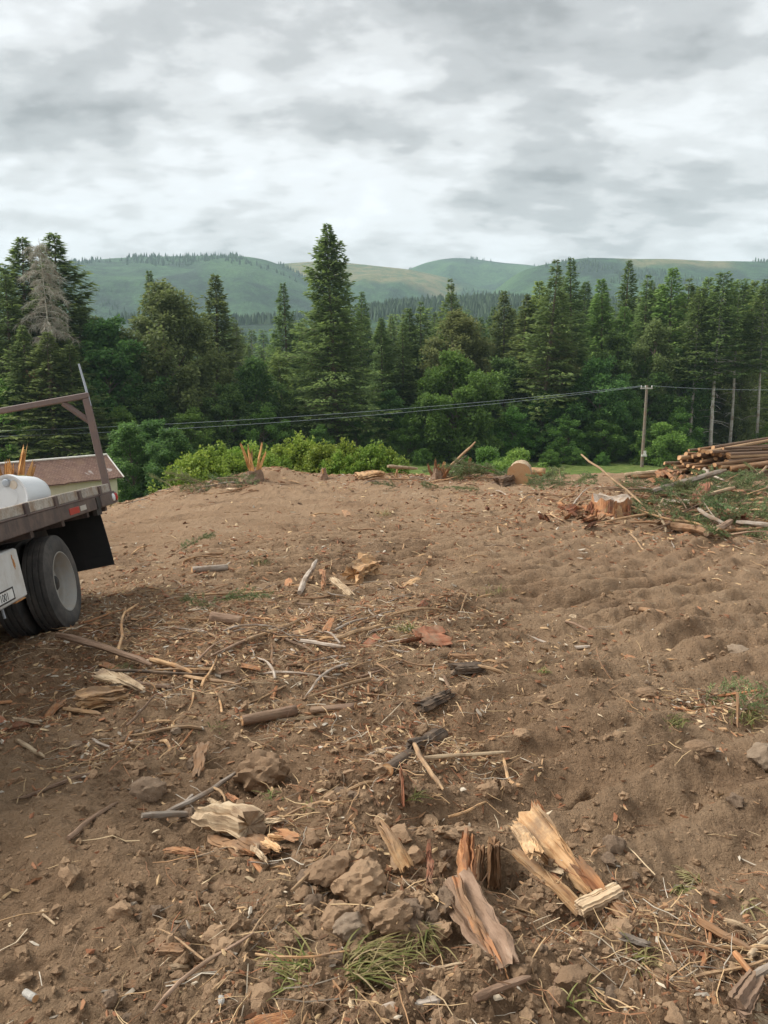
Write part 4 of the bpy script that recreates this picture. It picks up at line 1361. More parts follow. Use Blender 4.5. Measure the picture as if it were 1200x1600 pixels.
part('marker_lamp', 'lamp_white', lambda mb: mb.add(*loft(np.stack([[(XR + x_, 2.20 + q * math.cos(a), 1.14 + q * math.sin(a)) for a in np.arange(16) * math.pi / 8] for x_, q in ((.012, .05), (.026, .046), (.032, .03))]))), None, True)
part('tail_lamp', 'lamp_red', lambda mb: mb.add(*loft(np.stack([[(XR + x_, 2.315 + q * math.cos(a), 1.14 + q * math.sin(a)) for a in np.arange(16) * math.pi / 8] for x_, q in ((.012, .05), (.030, .046), (.036, .03))]))), None, True)
part('reflector', 'reflector_red', lambda mb: bevel_box(mb, (XR, 0.42, 1.085), (XR + .006, 0.76, 1.155), .002))['label'] = 'red reflective strip'
part('reflector', 'reflector_white', lambda mb: bevel_box(mb, (XR, 0.80, 1.095), (XR + .005, 1.02, 1.15), .002))['label'] = 'pale reflective strip'
part('hanger_bracket', 'black_part', lambda mb: (mb.box((XR - .05, 1.40, 0.985), (XR - .002, 1.60, 1.056)), mb.box((XR - .05, 1.44, 1.06), (XR + .014, 1.56, 1.19))))
part('mud_flap', 'flap_rubber', lambda mb: mb.add(*loft(np.array([[(x_ + .03 * (1.06 - z_), 1.66 + .05 * math.sin((1.06 - z_) * 3) + dy_, z_) for x_, dy_ in ((-0.66, 0), (-0.33, -.012), (0.0, 0), (0.0, .012), (-.33, 0), (-.66, .012))] for z_ in np.linspace(1.056, 0.345, 7)]))))
part('mud_flap', 'flap_rubber', lambda mb: mb.add(*loft(np.array([[(x_, 1.66 + dy_, z_) for x_, dy_ in ((-2.36, 0), (-1.72, 0), (-1.72, .012), (-2.36, .012))] for z_ in np.linspace(1.056, 0.345, 4)]))))
# rear rack: post, crossbar, knee brace, whip rod
HP = 2.425
rack = part('rack_post', 'rack_steel', lambda mb: bevel_box(mb, (XR - .10, BY1 - .09, 1.2), (XR - .02, BY1 - .01, HP), .008))
part('rack_post', 'rack_steel', lambda mb: bevel_box(mb, (XL + .02, BY1 - .09, 1.2), (XL + .10, BY1 - .01, HP), .008))
part('rack_crossbar', 'rack_steel', lambda mb: bevel_box(mb, (XL + .02, BY1 - .092, HP + .001), (XR - .018, BY1 - .012, HP + .072), .008))
for a_, c_ in (((XR - .35, BY1 - .05, HP - .003), (XR - .07, BY1 - .05, HP - .30)), ((XL + .35, BY1 - .05, HP - .003), (XL + .07, BY1 - .05, HP - .30))):
    part('rack_brace', 'rack_steel', lambda mb: mb.add(*tube(np.array([a_, c_]), 0.038, 4)))
part('rack_rod', 'cap_grey', lambda mb: mb.add(*tube(np.array([(XR - .03, BY1 - .05, HP - .1), (XR - .035, BY1 - .05, HP + .15), (XR - .05, BY1 - .05, HP + .44)]), [.016, .015, .012], 8)), None, True)
# chassis and axle
for xa in (-0.72, -1.62):
    part('frame_rail', 'black_part', lambda mb: mb.box((xa - .05, -5.0, 0.78), (xa + .05, 2.1, 1.03)))
for yq in (-2.3, -1.4, -.5, .4, 1.3, 2.1):
    part('cross_sill', 'bed_steel', lambda mb: mb.box((XL + .08, yq - .04, 0.99), (XR - .08, yq + .04, 1.056)))
part('axle', 'black_part', lambda mb: mb.add(*tube(np.array([(-2.1, 0, .475), (-1.45, 0, .475), (-1.17, 0, .475), (-0.9, 0, .475), (-.24, 0, .475)]), [.08, .09, .2, .09, .08], 12)), None, True)


def wheel(x_out, sgn, dual_inner=False, R=0.475, yc=0.0, dish=True):
    """outer face at local x_out, body inwards (sgn -1: body towards -x)"""
    w = empty('wheel'); w.parent = truck; w.location = (x_out, yc, R)
    if sgn > 0:
        w.rotation_euler = (0, 0, math.pi)
    ty = [(-.03, .300), (-.012, .302), (-.004, .330), (0.0, .365), (-.004, .40), (-.015, .435), (-.022, .441), (-.026, .455)]
    xs_ = np.array([-.034, -.072, -.075, -.083, -.086, -.128, -.131, -.139, -.142, -.178, -.181, -.189, -.192, -.228])
    rs_ = np.array([.470, .474, .462, .462, .4745, .475, .462, .462, .475, .4745, .462, .462, .474, .470])
    ty += list(zip(xs_, rs_)) + [(-.236, .455), (-.25, .43), (-.262, .365), (-.25, .31), (-.235, .300)]
    mb = MB(); mb.add(*lathe(ty, 64)); mb.obj('tyre', M['rubber'], w, True)
    ri = [(-.020, .304), (-.010, .300), (-.010, .290), (-.028, .284), (-.045, .268), (-.10, .262), (-.115, .25), (-.135, .242), (-.165, .235), (-.178, .205), (-.21, .20)] if dish else \
        [(-.020, .304), (-.010, .300), (-.010, .290), (-.03, .28), (-.05, .26), (-.03, .2), (0.0, .15), (.02, .1), (.03, .08), (.03, 0)]
    mb = MB(); mb.add(*lathe(ri, 64)); rim = mb.obj('rim', M['rim_paint'], w, True)
    if not dual_inner:
        if dish:
            mb = MB(); mb.add(*lathe([(-.178, .2045), (-.184, .195), (-.186, .13), (-.18, .085), (-.16, .075), (-.16, .0)], 64)); mb.obj('wheel_disc', M['disc_shade_paint'], w, True)
        mb = MB(); mb.add(*lathe([(-.18, .078), (-.10, .072), (-.09, .06), (-.085, .0)] if dish else [(.03, .075), (.06, .06), (.065, 0)], 20)); mb.obj('hub', M['black_part'], w, True)
        for k_ in range(8):
            a = k_ * math.pi / 4
            mb = MB(); mb.add(*tube(np.array([(-.19, .125 * math.cos(a), .125 * math.sin(a)), (-.155, .125 * math.cos(a), .125 * math.sin(a))]), .016, 6)); mb.obj('lug_nut', M['black_part'], rim)
        for k_ in range(6):
            a = (k_ + .5) * math.pi / 3
            mb = MB(); mb.add(*loft(np.array([[(x_, (.172 + q * math.cos(t)) * math.cos(a) - q * 1.4 * math.sin(t) * math.sin(a), (.172 + q * math.cos(t)) * math.sin(a) + q * 1.4 * math.sin(t) * math.cos(a)) for t in np.arange(10) * .6283] for x_, q in ((-.186, .026), (-.1825, .026))])))
            mb.obj('hand_hole', M['black_part'], rim)
    return w


wheel(0.0, -1)
wheel(-0.30, -1, True)
wheel(-2.36, 1)
wheel(-2.06, 1, True)
wheel(-0.05, -1, False, 0.475, -4.1, False)
wheel(-2.31, 1, False, 0.475, -4.1, False)
# white side box with rust and a framed plate
BX1 = -0.997
bx = part('tool_box', 'white_paint', lambda mb: bevel_box(mb, (-0.52, -2.15, 0.541), (0.0, BX1, 0.965), .014))
def blob(mb, cy, cz, ry, rz, seed, x=0.0016):
    rg = np.random.default_rng(seed); n_ = 18
    a = np.arange(n_) * 2 * math.pi / n_; q = 0.7 + 0.5 * rg.random(n_)
    mb.add(*loft(np.array([[(xx, cy + ry * qq * math.cos(t), cz + rz * qq * math.sin(t)) for t, qq in zip(a, q)] for xx in (x - .0012, x)])))
part('rust_patch', 'rust', lambda mb: (blob(mb, -1.125, .845, .02, .045, 4), blob(mb, -1.14, .90, .010, .03, 5, .0022)), bx)
part('rust_edge', 'rust', lambda mb: bevel_box(mb, (-.04, BX1 - .26, .528), (-.003, BX1 - .05, .5405), .003), bx)
part('drain_pipe', 'cap_grey', lambda mb: mb.add(*tube(np.array([(-.08, BX1 - .37, .54), (-.08, BX1 - .36, .44)]), .011, 7)), bx)
pl_o = part('licence_plate', 'plate_white', lambda mb: bevel_box(mb, (0.0005, -1.62, 0.572), (0.0045, -1.275, 0.675), .0015), bx)
part('plate_frame', 'black_part', lambda mb: (mb.box((.0046, -1.62, .664), (.0075, -1.275, .676)), mb.box((.0046, -1.62, .571), (.0075, -1.275, .583)), mb.box((.0046, -1.288, .5835), (.0075, -1.275, .6635)), mb.box((.0046, -1.62, .5835), (.0075, -1.607, .6635))), bx)
cu = bpy.data.curves.new('plate_text', 'FONT'); cu.body = '1001'; cu.size = 0.088; cu.extrude = 0.0006
to = bpy.data.objects.new('plate_text', cu); COL.objects.link(to)
bpy.context.view_layer.update()
tm = bpy.data.meshes.new_from_object(to.evaluated_get(bpy.context.evaluated_depsgraph_get()))
bpy.data.objects.remove(to)
tm.materials.clear(); tm.materials.append(M['black_part'])
to = link_obj('plate_lettering', tm, bx)
to.matrix_local = Matrix(((0, 0, 1, .0056), (1, 0, 0, -1.560), (0, 1, 0, .591), (0, 0, 0, 1)))
part('fuel_tank', 'black_part', lambda mb: bevel_box(mb, (-2.36, -2.1, .55), (-1.85, -1.1, .95), .05))
# cab at the front, outside the picture
def prism(mb, pts, x0, x1):
    mb.add(*loft(np.array([[(x, y, z) for y, z in pts] for x in (x0, x1)])))
cab = part('cab', 'cab_paint', lambda mb: prism(mb, [(-2.7, .75), (-2.7, 2.3), (-2.9, 2.45), (-3.75, 2.4), (-4.15, 1.62), (-5.2, 1.45), (-5.3, .75)], XL + .15, XR - .15))
part('windscreen', 'glass', lambda mb: prism(mb, [(-3.80, 2.33), (-4.13, 1.68), (-4.16, 1.69), (-3.83, 2.34)], XL + .3, XR - .3), cab)
for xa in (XR - .149, XL + .147):
    part('side_window', 'glass', lambda mb: prism(mb, [(-2.95, 1.65), (-2.95, 2.25), (-3.7, 2.22), (-3.98, 1.65)], xa, xa + .002), cab)
part('rear_window', 'glass', lambda mb: mb.box((XL + .5, -2.6995, 1.6), (XR - .5, -2.69, 2.15)), cab)
part('bumper', 'black_part', lambda mb: bevel_box(mb, (XL + .1, -5.45, .5), (XR - .1, -5.31, .78), .02))
part('bulkhead', 'rack_steel', lambda mb: bevel_box(mb, (XL + .02, BY0 + .005, 1.22), (XR - .02, BY0 + .045, 2.2), .01))
tag(truck, 'old flatbed truck with wooden deck, steel rear rack and white side box', 'truck')

# drum lying on the deck: lid end towards the cab
drum = empty('plastic_drum')
dm = frame_to((-0.36, 0.02, 1.171 + 0.222), (-0.22, 0.50, 1.171 + 0.192))
drum.matrix_world = Mt @ dm
Rd = 0.222
mb = MB(); mb.add(*lathe([(.012, Rd - .03), (.0, Rd - .012), (.0, Rd - .002), (.02, Rd), (.05, Rd), (.055, Rd - .014), (.09, Rd - .012), (.25, Rd - .02), (.38, Rd - .035), (.45, Rd - .06), (.49, Rd - .10), (.50, Rd - .13), (.50, 0)], 56))
mb.obj('barrel', M['drum_plastic'], drum, True)
mb = MB(); mb.add(*lathe([(.012, Rd - .03), (.022, Rd - .034), (.022, .10), (.018, .095), (.018, 0)], 56)); mb.obj('lid', M['drum_plastic'], drum, True)
mb = MB(); mb.add(*lathe([(.021, .04), (.0, .038), (-.008, .03), (-.008, 0)], 20)); o = mb.obj('bung', M['cap_grey'], drum, True); o.location = (0, -.01, .140)
mb = MB(); mb.add(*lathe([(.0195, .045), (.0165, .04), (.0165, 0)], 16)); o = mb.obj('residue_stain', M['stain_tan'], drum); o.location = (0.0, -.075, .11)
lab = []
for x_, rr_ in ((.13, Rd - .0135 + .004), (.25, Rd - .02 + .004), (.37, Rd - .034 + .004)):
    lab.append([(x_, rr_ * math.cos(a), rr_ * math.sin(a)) for a in np.radians(np.linspace(20, 85, 12))])
lab = np.array(lab).reshape(-1, 3)
i = np.arange(2)[:, None] * 12; j = np.arange(11)[None, :]
me = mk_mesh('label', lab, [np.stack([i + j, i + j + 1, i + 12 + j + 1, i + 12 + j], -1).reshape(-1, 4)], [M['label_yellow']], None, None, True)
lo_ = link_obj('paper_label', me, drum); lo_.rotation_euler = (math.radians(25), 0, 0)
tag(drum, 'white plastic drum lying on its side on the truck deck', 'drum')

# ------------------------------------------------------------------ felled wood, stumps, slash and stones on the clearing
def shard_mesh(name, L, w0, w1, t0, t1, j0, j1, seed, mats, bend=0.0, k=14, n=9, rough=0.06):
    """splintered piece of wood along local X: width in Y, thickness in Z, ragged ends"""
    rg = np.random.default_rng(seed)
    if k >= 14:
        k, n = 30, 12
    a = np.arange(k) * 2 * math.pi / k
    cy = np.sign(np.cos(a)) * np.abs(np.cos(a)) ** 0.6
    cz = np.sign(np.sin(a)) * np.abs(np.sin(a)) ** 0.6
    rid = 1 + (0.16 if k < 20 else 0.13) * rg.normal(size=k)         # ridges that follow the fibres
    cy = cy * rid; cz = cz * (1 + 0.16 * rg.normal(size=k))
    tee = lambda: np.where(rg.random(k) < 0.45, rg.random(k) ** 0.8, 0.35 * rg.random(k))
    e0 = j0 * tee(); e1 = 1 - j1 * tee()
    t = np.linspace(0, 1, n)
    R = np.zeros((n, k, 3))
    drift = np.cumsum(rg.normal(size=(n, k)), 0) * rough * 0.6
    sway = np.cumsum(rg.normal(size=(n, 2)), 0) * 0.012 * L
    sway = sway - np.outer(t, sway[-1])
    for i_ in range(n):
        x = (e0 + (e1 - e0) * t[i_])
        w = (w0 + (w1 - w0) * x) * 0.5; th = (t0 + (t1 - t0) * x) * 0.5
        f = 1 + drift[i_]
        tap = 1 - 0.35 * (j0 * max(0, 1 - t[i_] * 5) + j1 * max(0, 1 - (1 - t[i_]) * 5))
        R[i_, :, 0] = x * L
        R[i_, :, 1] = cy * w * f * tap + bend * L * 0.4 * np.sin(x * 2.2 + seed) + sway[i_, 0]
        R[i_, :, 2] = cz * th * f * tap + bend * L * np.sin(x * math.pi) + sway[i_, 1]
    V, Fs = loft(R)
    V[-2, 0] += L * j0 * 0.35; V[-1, 0] -= L * j1 * 0.35
    return mk_mesh(name, V, Fs, mats, None, None, k >= 20)


def stick_mesh(name, L, r0, r1, seed, mat, bend=0.06, k=7, n=8):
    rg = np.random.default_rng(seed)
    x = np.linspace(0, 1, n)
    ph = rg.random(2) * 6.28
    y = bend * L * (np.sin(x * 3.5 + ph[0]) - np.sin(ph[0]) * (1 - x) - np.sin(3.5 + ph[0]) * x) + rg.normal(size=n) * 0.004 * L
    z = 0.6 * bend * L * (np.sin(x * 2.8 + ph[1]) - np.sin(ph[1]) * (1 - x) - np.sin(2.8 + ph[1]) * x) + rg.normal(size=n) * 0.003 * L
    r = r0 + (r1 - r0) * x
    r[0] *= 0.75; r[-1] *= 0.5
    V, Fs = tube(np.stack([x * L, y, z], -1), r, k, True, 0.07, seed)
    return mk_mesh(name, V, Fs, [mat], None, None, k > 5)


def log_mesh(name, L, r0, r1, seed, bark='bark_brown', k=16, n=9, rag=0.0):
    rg = np.random.default_rng(seed)
    x = np.linspace(0, 1, n)
    path = np.stack([x * L, 0.02 * L * np.sin(x * 3 + seed) * 0.3, 0 * x], -1)
    V, Fs = tube(path, r0 + (r1 - r0) * x, k, True, 0.025, seed)
    if rag:
        V[:k, 0] += rag * rg.random(k); V[(n - 1) * k:n * k, 0] -= rag * rg.random(k)
    mi = np.concatenate([np.zeros(len(Fs[0])), np.ones(len(Fs[1]))])
    me = mk_mesh(name, V, Fs, [M[bark], M['end_grain']], mi, None, False)
    me.polygons.foreach_set('use_smooth', np.concatenate([np.ones(len(Fs[0])), np.zeros(len(Fs[1]))]).astype(bool))
    return me


def lay(name, px0, py0, px1, py1, maker, lift0=0.0, lift1=0.0, roll=0.0, label=None, cat=None, group=None, parent=None):
    a = at(px0, py0, lift0); c_ = at(px1, py1, lift1)
    L = float(np.linalg.norm(c_ - a))
    o = link_obj(name, maker(L))
    o.matrix_world = frame_to(a, c_, roll)
    tag(o, label, cat, group)
    return o


def stick(px0, py0, px1, py1, r, label, mat='stick_tan', bend=0.05, lift0=None, lift1=None, seed=None, name='stick', cat='stick'):
    seed = int(px0 * 7 + py0) if seed is None else seed
    return lay(name, px0, py0, px1, py1, lambda L: stick_mesh(name, L, r, r * 0.75, seed, M[mat], bend, 8), r * 0.7 if lift0 is None else lift0, r * 0.7 if lift1 is None else lift1, 0, label, cat)


def shard(px0, py0, px1, py1, w0, w1, t, label, mat='wood_fresh', j0=0.3, j1=0.3, lift0=0.02, lift1=0.02, roll=0.0, bend=0.0, seed=None, name='wood_splinter', cat='splinter', rough=0.06):
    seed = int(px0 * 5 + py1) if seed is None else seed
    return lay(name, px0, py0, px1, py1, lambda L: shard_mesh(name, L, w0, w1, t, t * .8, j0, j1, seed, [M[mat]], bend, rough=rough), lift0, lift1, roll, label, cat)


def stone(px, py, dims, label, mat='stone_dusty', seed=1, sink=0.3, name='stone', cat='stone', rz=0.3, rough=0.25):
    p = at(px, py)
    o = link_obj(name, rock_mesh(name, seed, dims, M[mat], 3, rough))
    o.location = (p[0], p[1], p[2] + dims[2] * (0.5 - sink))
    o.rotation_euler = (0, 0, rz)
    tag(o, label, cat)
    return o


# --- foreground pieces, near to far
st = empty('split_stump', tuple(at(745, 1372)))
base = Vector(st.location)


def stump_part(name, px0, py0, px1, py1, up, w0, w1, t, mat, j1, seed, lift0=-0.03, roll=0.0, j0=0.1):
    a = Vector(at(px0, py0, lift0)); a2 = Vector(at(px1, py1, 0)) + Vector((0, 0, up))
    L = (a2 - a).length
    o = link_obj(name, shard_mesh(name, L, w0, w1, t, t * .8, j0, j1, seed, [M[mat]], 0.02), st)
    o.matrix_world = frame_to(a, a2, roll)
    o.matrix_parent_inverse = Matrix.Translation(base).inverted()
    return o


stump_part('slab', 727, 1378, 729, 1360, 0.135, 0.10, 0.115, 0.065, 'wood_orange', 0.16, 3, roll=math.pi / 2)
stump_part('slab', 766, 1374, 771, 1356, 0.13, 0.085, 0.11, 0.06, 'wood_brown', 0.18, 4, roll=math.pi / 2 + .3)
stump_part('slab', 746, 1368, 750, 1350, 0.09, 0.04, 0.05, 0.04, 'wood_brown', 0.2, 6, roll=math.pi / 2)
stump_part('root_slab', 718, 1392, 800, 1530, 0.01, 0.14, 0.09, 0.10, 'bark_brown', 0.2, 5, 0.03, 0.5)
stump_part('torn_root', 712, 1400, 792, 1538, 0.02, 0.03, 0.025, 0.04, 'wood_orange', 0.3, 8, 0.085, 0.3)
tag(st, 'low rotten stump split into upright orange slabs in the foreground', 'stump')

shard(812, 1312, 938, 1428, 0.14, 0.055, 0.055, 'large pale splintered wood slab with torn top in the foreground', 'wood_fresh', 0.30, 0.25, 0.14, 0.06, 0.55, 0.03, 71)
shard(800, 1330, 838, 1368, 0.05, 0.07, 0.03, 'short torn curl of pale wood at the top of the large slab', 'wood_fresh', 0.5, 0.2, 0.13, 0.09, 0.2, 0.05, 72)
shard(832, 1302, 852, 1342, 0.035, 0.075, 0.04, 'reddish splinter tip standing up from the large pale slab', 'wood_orange', 0.5, 0.1, 0.17, 0.10, 0.7, 0.0, 73)
shard(800, 1372, 908, 1452, 0.045, 0.05, 0.025, 'straight pale plank splinter below the large slab', 'wood_fresh', 0.2, 0.12, 0.13, 0.07, 0.4, 0.0, 74)
shard(893, 1374, 968, 1438, 0.06, 0.035, 0.03, 'orange wedge splinter right of the large pale slab', 'wood_orange', 0.35, 0.2, 0.09, 0.03, 0.6, 0.0, 75)
shard(903, 1456, 966, 1424, 0.05, 0.045, 0.04, 'short pale wood block lying across the slab foot', 'wood_pale', 0.06, 0.06, 0.09, 0.10, 0.3, 0.0, 76)
shard(948, 1420, 1016, 1488, 0.05, 0.018, 0.025, 'brown tapering splinter below the short pale block', 'wood_brown', 0.3, 0.3, 0.05, 0.015, 0.4, 0.0, 77)
shard(965, 1470, 1020, 1486, 0.03, 0.02, 0.02, 'grey weathered splinter at the slab foot', 'wood_grey', 0.3, 0.3)
shard(972, 1460, 996, 1436, 0.018, 0.012, 0.012, 'tiny upright splinter right of the slab foot', 'wood_brown', 0.3, 0.5, 0.0, 0.05)

rc = empty('root_chunk', tuple(at(385, 1325)))
rbase = Vector(rc.location)


def chunk_part(name, px0, py0, px1, py1, l0, l1, w0, w1, t, mat, j0, j1, seed, roll=0.0, bend=0.0, rough=0.1):
    a = Vector(at(px0, py0, l0)); c_ = Vector(at(px1, py1, l1))
    o = link_obj(name, shard_mesh(name, (c_ - a).length, w0, w1, t, t * .7, j0, j1, seed, [M[mat]], bend, 16, 10, rough), rc)
    o.matrix_world = frame_to(a, c_, roll)
    o.matrix_parent_inverse = Matrix.Translation(rbase).inverted()


chunk_part('frayed_end', 398, 1316, 318, 1296, 0.06, 0.07, 0.15, 0.17, 0.13, 'wood_pale', 0.15, 0.3, 81, 0.35, 0.02, 0.05)
chunk_part('body', 330, 1322, 440, 1350, 0.03, 0.03, 0.12, 0.13, 0.08, 'wood_brown', 0.2, 0.4, 82, -0.2, 0.0, 0.07)
for q, (a_, b_, c_, d_) in enumerate([(395, 1335, 418, 1368), (412, 1330, 440, 1352), (385, 1308, 438, 1290), (400, 1300, 446, 1296), (420, 1325, 445, 1330), (375, 1345, 402, 1362), (345, 1275, 325, 1262), (330, 1312, 306, 1288), (370, 1268, 352, 1258), (322, 1305, 312, 1318)]):
    chunk_part('splinter', a_, b_, c_, d_, 0.05, 0.05 + .01 * (q % 3), 0.03, 0.014, 0.014, ['wood_pale', 'wood_fresh', 'wood_orange'][q % 3], 0.2, 0.5, 90 + q, q * .4)
o = link_obj('knot', rock_mesh('knot', 5, (.03, .03, .012), M['stone_grey'], 2), rc)
o.matrix_world = Matrix.Translation(Vector(at(342, 1308, .125)))
o.matrix_parent_inverse = Matrix.Translation(rbase).inverted()
tag(rc, 'torn root chunk with a frayed pale end in the left foreground', 'root')

shard(588, 1318, 634, 1382, 0.035, 0.055, 0.025, 'twisted pale orange splinter left of the split stump', 'wood_fresh', 0.4, 0.25, 0.10, 0.05, 0.6, 0.10, 101)
shard(630, 1262, 626, 1222, 0.055, 0.06, 0.012, 'flat red bark plate standing in the clods', 'bark_red', 0.1, 0.15, 0.0, 0.075, math.pi / 2, 0, 102, 'bark_plate', 'bark')
shard(672, 1392, 670, 1330, 0.02, 0.012, 0.01, 'thin red bark sliver beside the split stump', 'bark_red', 0.2, 0.4, 0.02, 0.06)
lay('log', 606, 1212, 690, 1160, lambda L: log_mesh('log', L, .035, .04, 7, 'bark_dark'), 0.03, 0.05, 0, 'short dark burnt looking log above the red bark plate', 'log')
lay('log', 640, 1178, 688, 1160, lambda L: shard_mesh('log', L, .06, .07, .05, .05, .1, .15, 17, [M['bark_dark']]), 0.06, 0.07, 0, 'blackened bark slab at the end of the dark log', 'bark')
stick(662, 1193, 798, 1187, .013, 'pale straight stick with dark ends near the centre foreground', 'wood_pale', 0.01, 0.03, 0.05)
stick(648, 1181, 692, 1242, .014, 'tan stick leaning down from the dark log', 'stick_tan', 0.03, 0.07, 0.03)
shard(585, 1175, 640, 1192, .03, .02, .02, 'pale frayed straw coloured splinter left of the dark log', 'wood_pale', .4, .4)
stick(107, 1313, 184, 1256, .013, 'brown stick with a peeled tip pointing at the left dirt', 'bark_brown', 0.02)
stick(222, 1281, 320, 1279, .016, 'grey stick running into the frayed root chunk', 'wood_grey', 0.01, .02, .03)
stick(255, 1274, 372, 1206, .014, 'grey crooked root above the frayed root chunk', 'wood_grey', 0.06)
stick(290, 1255, 312, 1200, .010, 'thin grey twig beside the loose bark flake', 'wood_grey', 0.05)
stick(335, 1245, 352, 1262, .008, 'short bent tan twig touching the big clod', 'stick_tan', .1, .05, .03)
shard(318, 1172, 306, 1222, .07, .04, .014, 'loose brown bark flake on the dark clods', 'wood_brown', .3, .35, .05, .02, .2, 0, 103, 'bark_flake', 'bark')
shard(255, 1332, 316, 1340, .03, .02, .015, 'curved orange wood chip on smooth dirt at lower left', 'wood_orange', .5, .4, .015, .02, .1, .12, 104)
shard(428, 1308, 466, 1322, .05, .04, .01, 'orange bark chip right of the frayed root chunk', 'wood_orange', .4, .3, .03, .03, .3, .03, 105)
lay('bark_curl', 118, 1105, 205, 1092, lambda L: shard_mesh('bark_curl', L, .16, .12, .10, .06, .25, .4, 33, [M['wood_fresh']], .03, 16, 10, .14), .04, .05, .2, 'curled torn bark and pale wood at the left debris edge', 'bark')
shard(150, 1072, 225, 1092, .10, .05, .03, 'ragged straw coloured wood flap on the bark curl', 'wood_pale', .3, .5, .13, .05, .3, .04, 106)
stick(100, 1110, 158, 1118, .018, 'smooth orange stick beneath the bark curl', 'wood_fresh', .01)
stick(92, 1020, 238, 1049, .032, 'long grey brown pole jutting left out of the debris', 'bark_brown', .015, .16, .05)
stick(182, 1036, 220, 972, .014, 'bent orange branch rising behind the long pole', 'wood_fresh', .08, .03, .2)
stick(150, 1057, 335, 1062, .014, 'thin dark branch crossing the long pole', 'bark_dark', .03, .05, .05)
stick(235, 1040, 300, 1062, .022, 'peeled orange branch at the end of the long pole', 'wood_fresh', .04, .05, .05)
stick(285, 1058, 378, 1074, .016, 'peeled tan branch in the middle of the debris', 'stick_tan', .04)
stick(210, 1068, 272, 1078, .024, 'short dark bark branch above the bark curl', 'bark_brown', .05)
lay('log', 378, 1133, 462, 1116, lambda L: log_mesh('log', L, .034, .038, 9, 'bark_brown', 12), .03, .03, 0, 'thick brown branch lying below the debris patch', 'branch')
stick(432, 1130, 506, 1121, .016, 'pale stick beside the thick brown branch', 'wood_pale', .02)
lay('log', 488, 1114, 556, 1108, lambda L: log_mesh('log', L, .026, .024, 10, 'bark_brown', 12), .02, .02, 0, 'brown branch stub right of the thick branch', 'branch')
lay('bark_piece', 652, 1006, 700, 1000, lambda L: shard_mesh('bark_piece', L, .26, .24, .10, .08, .2, .25, 44, [M['bark_red']], 0, 14, 8, .1), .03, .02, .35, 'blocky red brown bark slab on the debris mound', 'bark')
shard(702, 1050, 756, 1048, .12, .10, .06, 'dark piece standing in for the shaded hollow right of the red bark slab', 'bark_dark', .2, .25, .03, .03, .2, 0, 45, 'bark_piece', 'bark')  # dark wood put in to stand for the shade of a hollow
shard(652, 1112, 710, 1088, .10, .07, .05, 'black bark piece in the middle of the dirt', 'bark_dark', .25, .3, .03, .03, .2, 0, 46, 'bark_piece', 'bark')
shard(700, 1040, 745, 1040, .06, .05, .03, 'brown bark lip above the dark hollow piece', 'wood_brown', .2, .25, .08, .08, .2, 0, 47, 'bark_piece', 'bark')
shard(545, 912, 592, 896, .28, .22, .22, 'torn orange stump chunk behind the debris mound', 'wood_fresh', .25, .35, .08, .12, .4, .02, 48, 'stump_chunk', 'stump', .14)
stick(468, 932, 496, 897, .04, 'grey stick propped up in the debris', 'wood_grey', .02, .05, .22)
shard(518, 922, 552, 938, .09, .06, .05, 'curved pale bark strip left of the orange chunk', 'wood_pale', .2, .3, .15, .03, .2, .05, 49)
shard(500, 905, 505, 925, .05, .03, .03, 'small upright orange splinter in the debris', 'wood_orange', .3, .3, .16, .02)
stick(300, 936, 440, 930, .016, 'straight tan branch behind the debris patch', 'stick_tan', .01, .05, .05)
stick(385, 1008, 480, 973, .018, 'tan branch in the straw left of the mound', 'stick_tan', .02, .05, .06)
stick(525, 1008, 600, 988, .02, 'long peeled branch with red end on the mound', 'stick_tan', .02, .06, .08)
stick(470, 1012, 540, 1020, .022, 'grey branch in front of the debris mound', 'wood_grey', .02, .06, .05)
lay('log', 300, 894, 355, 890, lambda L: log_mesh('log', L, .05, .05, 12, 'wood_grey', 12), .03, .03, 0, 'short grey log with pale ends at the back of the debris', 'log')
lay('log', 330, 972, 380, 978, lambda L: log_mesh('log', L, .07, .06, 13, 'bark_brown', 12), .04, .04, 0, 'stubby bark log below the green sprig', 'log')
stick(597, 1584, 692, 1566, .017, 'grey stick at the bottom edge of the photo', 'wood_grey', .02)
stick(742, 1575, 828, 1540, .014, 'grey stick with an orange broken end at the bottom', 'bark_brown', .02, .03, .03)
stick(1090, 1450, 1172, 1496, .017, 'orange brown stick at the lower right', 'wood_brown', .01, .03, .03)
stick(1146, 1500, 1176, 1538, .012, 'short orange stick above the brown wedge stone', 'wood_orange', .01, .03, .03)
stick(1168, 1544, 1215, 1520, .016, 'pale split stick cut by the right edge', 'wood_grey', .01, .03, .04)
stick(1170, 1505, 1215, 1470, .012, 'thin straw coloured stick at the right edge', 'wood_pale', .02, .03, .06)
shard(1148, 1588, 1178, 1548, .075, .05, .07, 'brown wedge of wood at the lower right corner', 'bark_brown', .1, .3, .02, .05, .3, 0, 50)
shard(1130, 1450, 1180, 1470, .02, .014, .01, 'pale curled splinter at the lower right', 'wood_pale', .3, .4, .03, .03, .1, .08)
stick(28, 1160, 70, 1186, .016, 'pale yellow stick by the left edge', 'wood_pale', .01)
stick(145, 1156, 180, 1172, .010, 'small pale twig above the left dirt', 'wood_grey', .05)
stick(240, 1590, 398, 1466, .007, 'thin curved root running up from the bottom left', 'bark_brown', .10, .02, .02)
for q, (a_, b_, c_, d_) in enumerate([(66, 1424, 92, 1437), (67, 1430, 86, 1446)]):
    stick(a_, b_, c_, d_, .005, 'upper of two pale straws on the left dirt' if q == 0 else 'lower of two pale straws on the left dirt', 'wood_pale', .01)
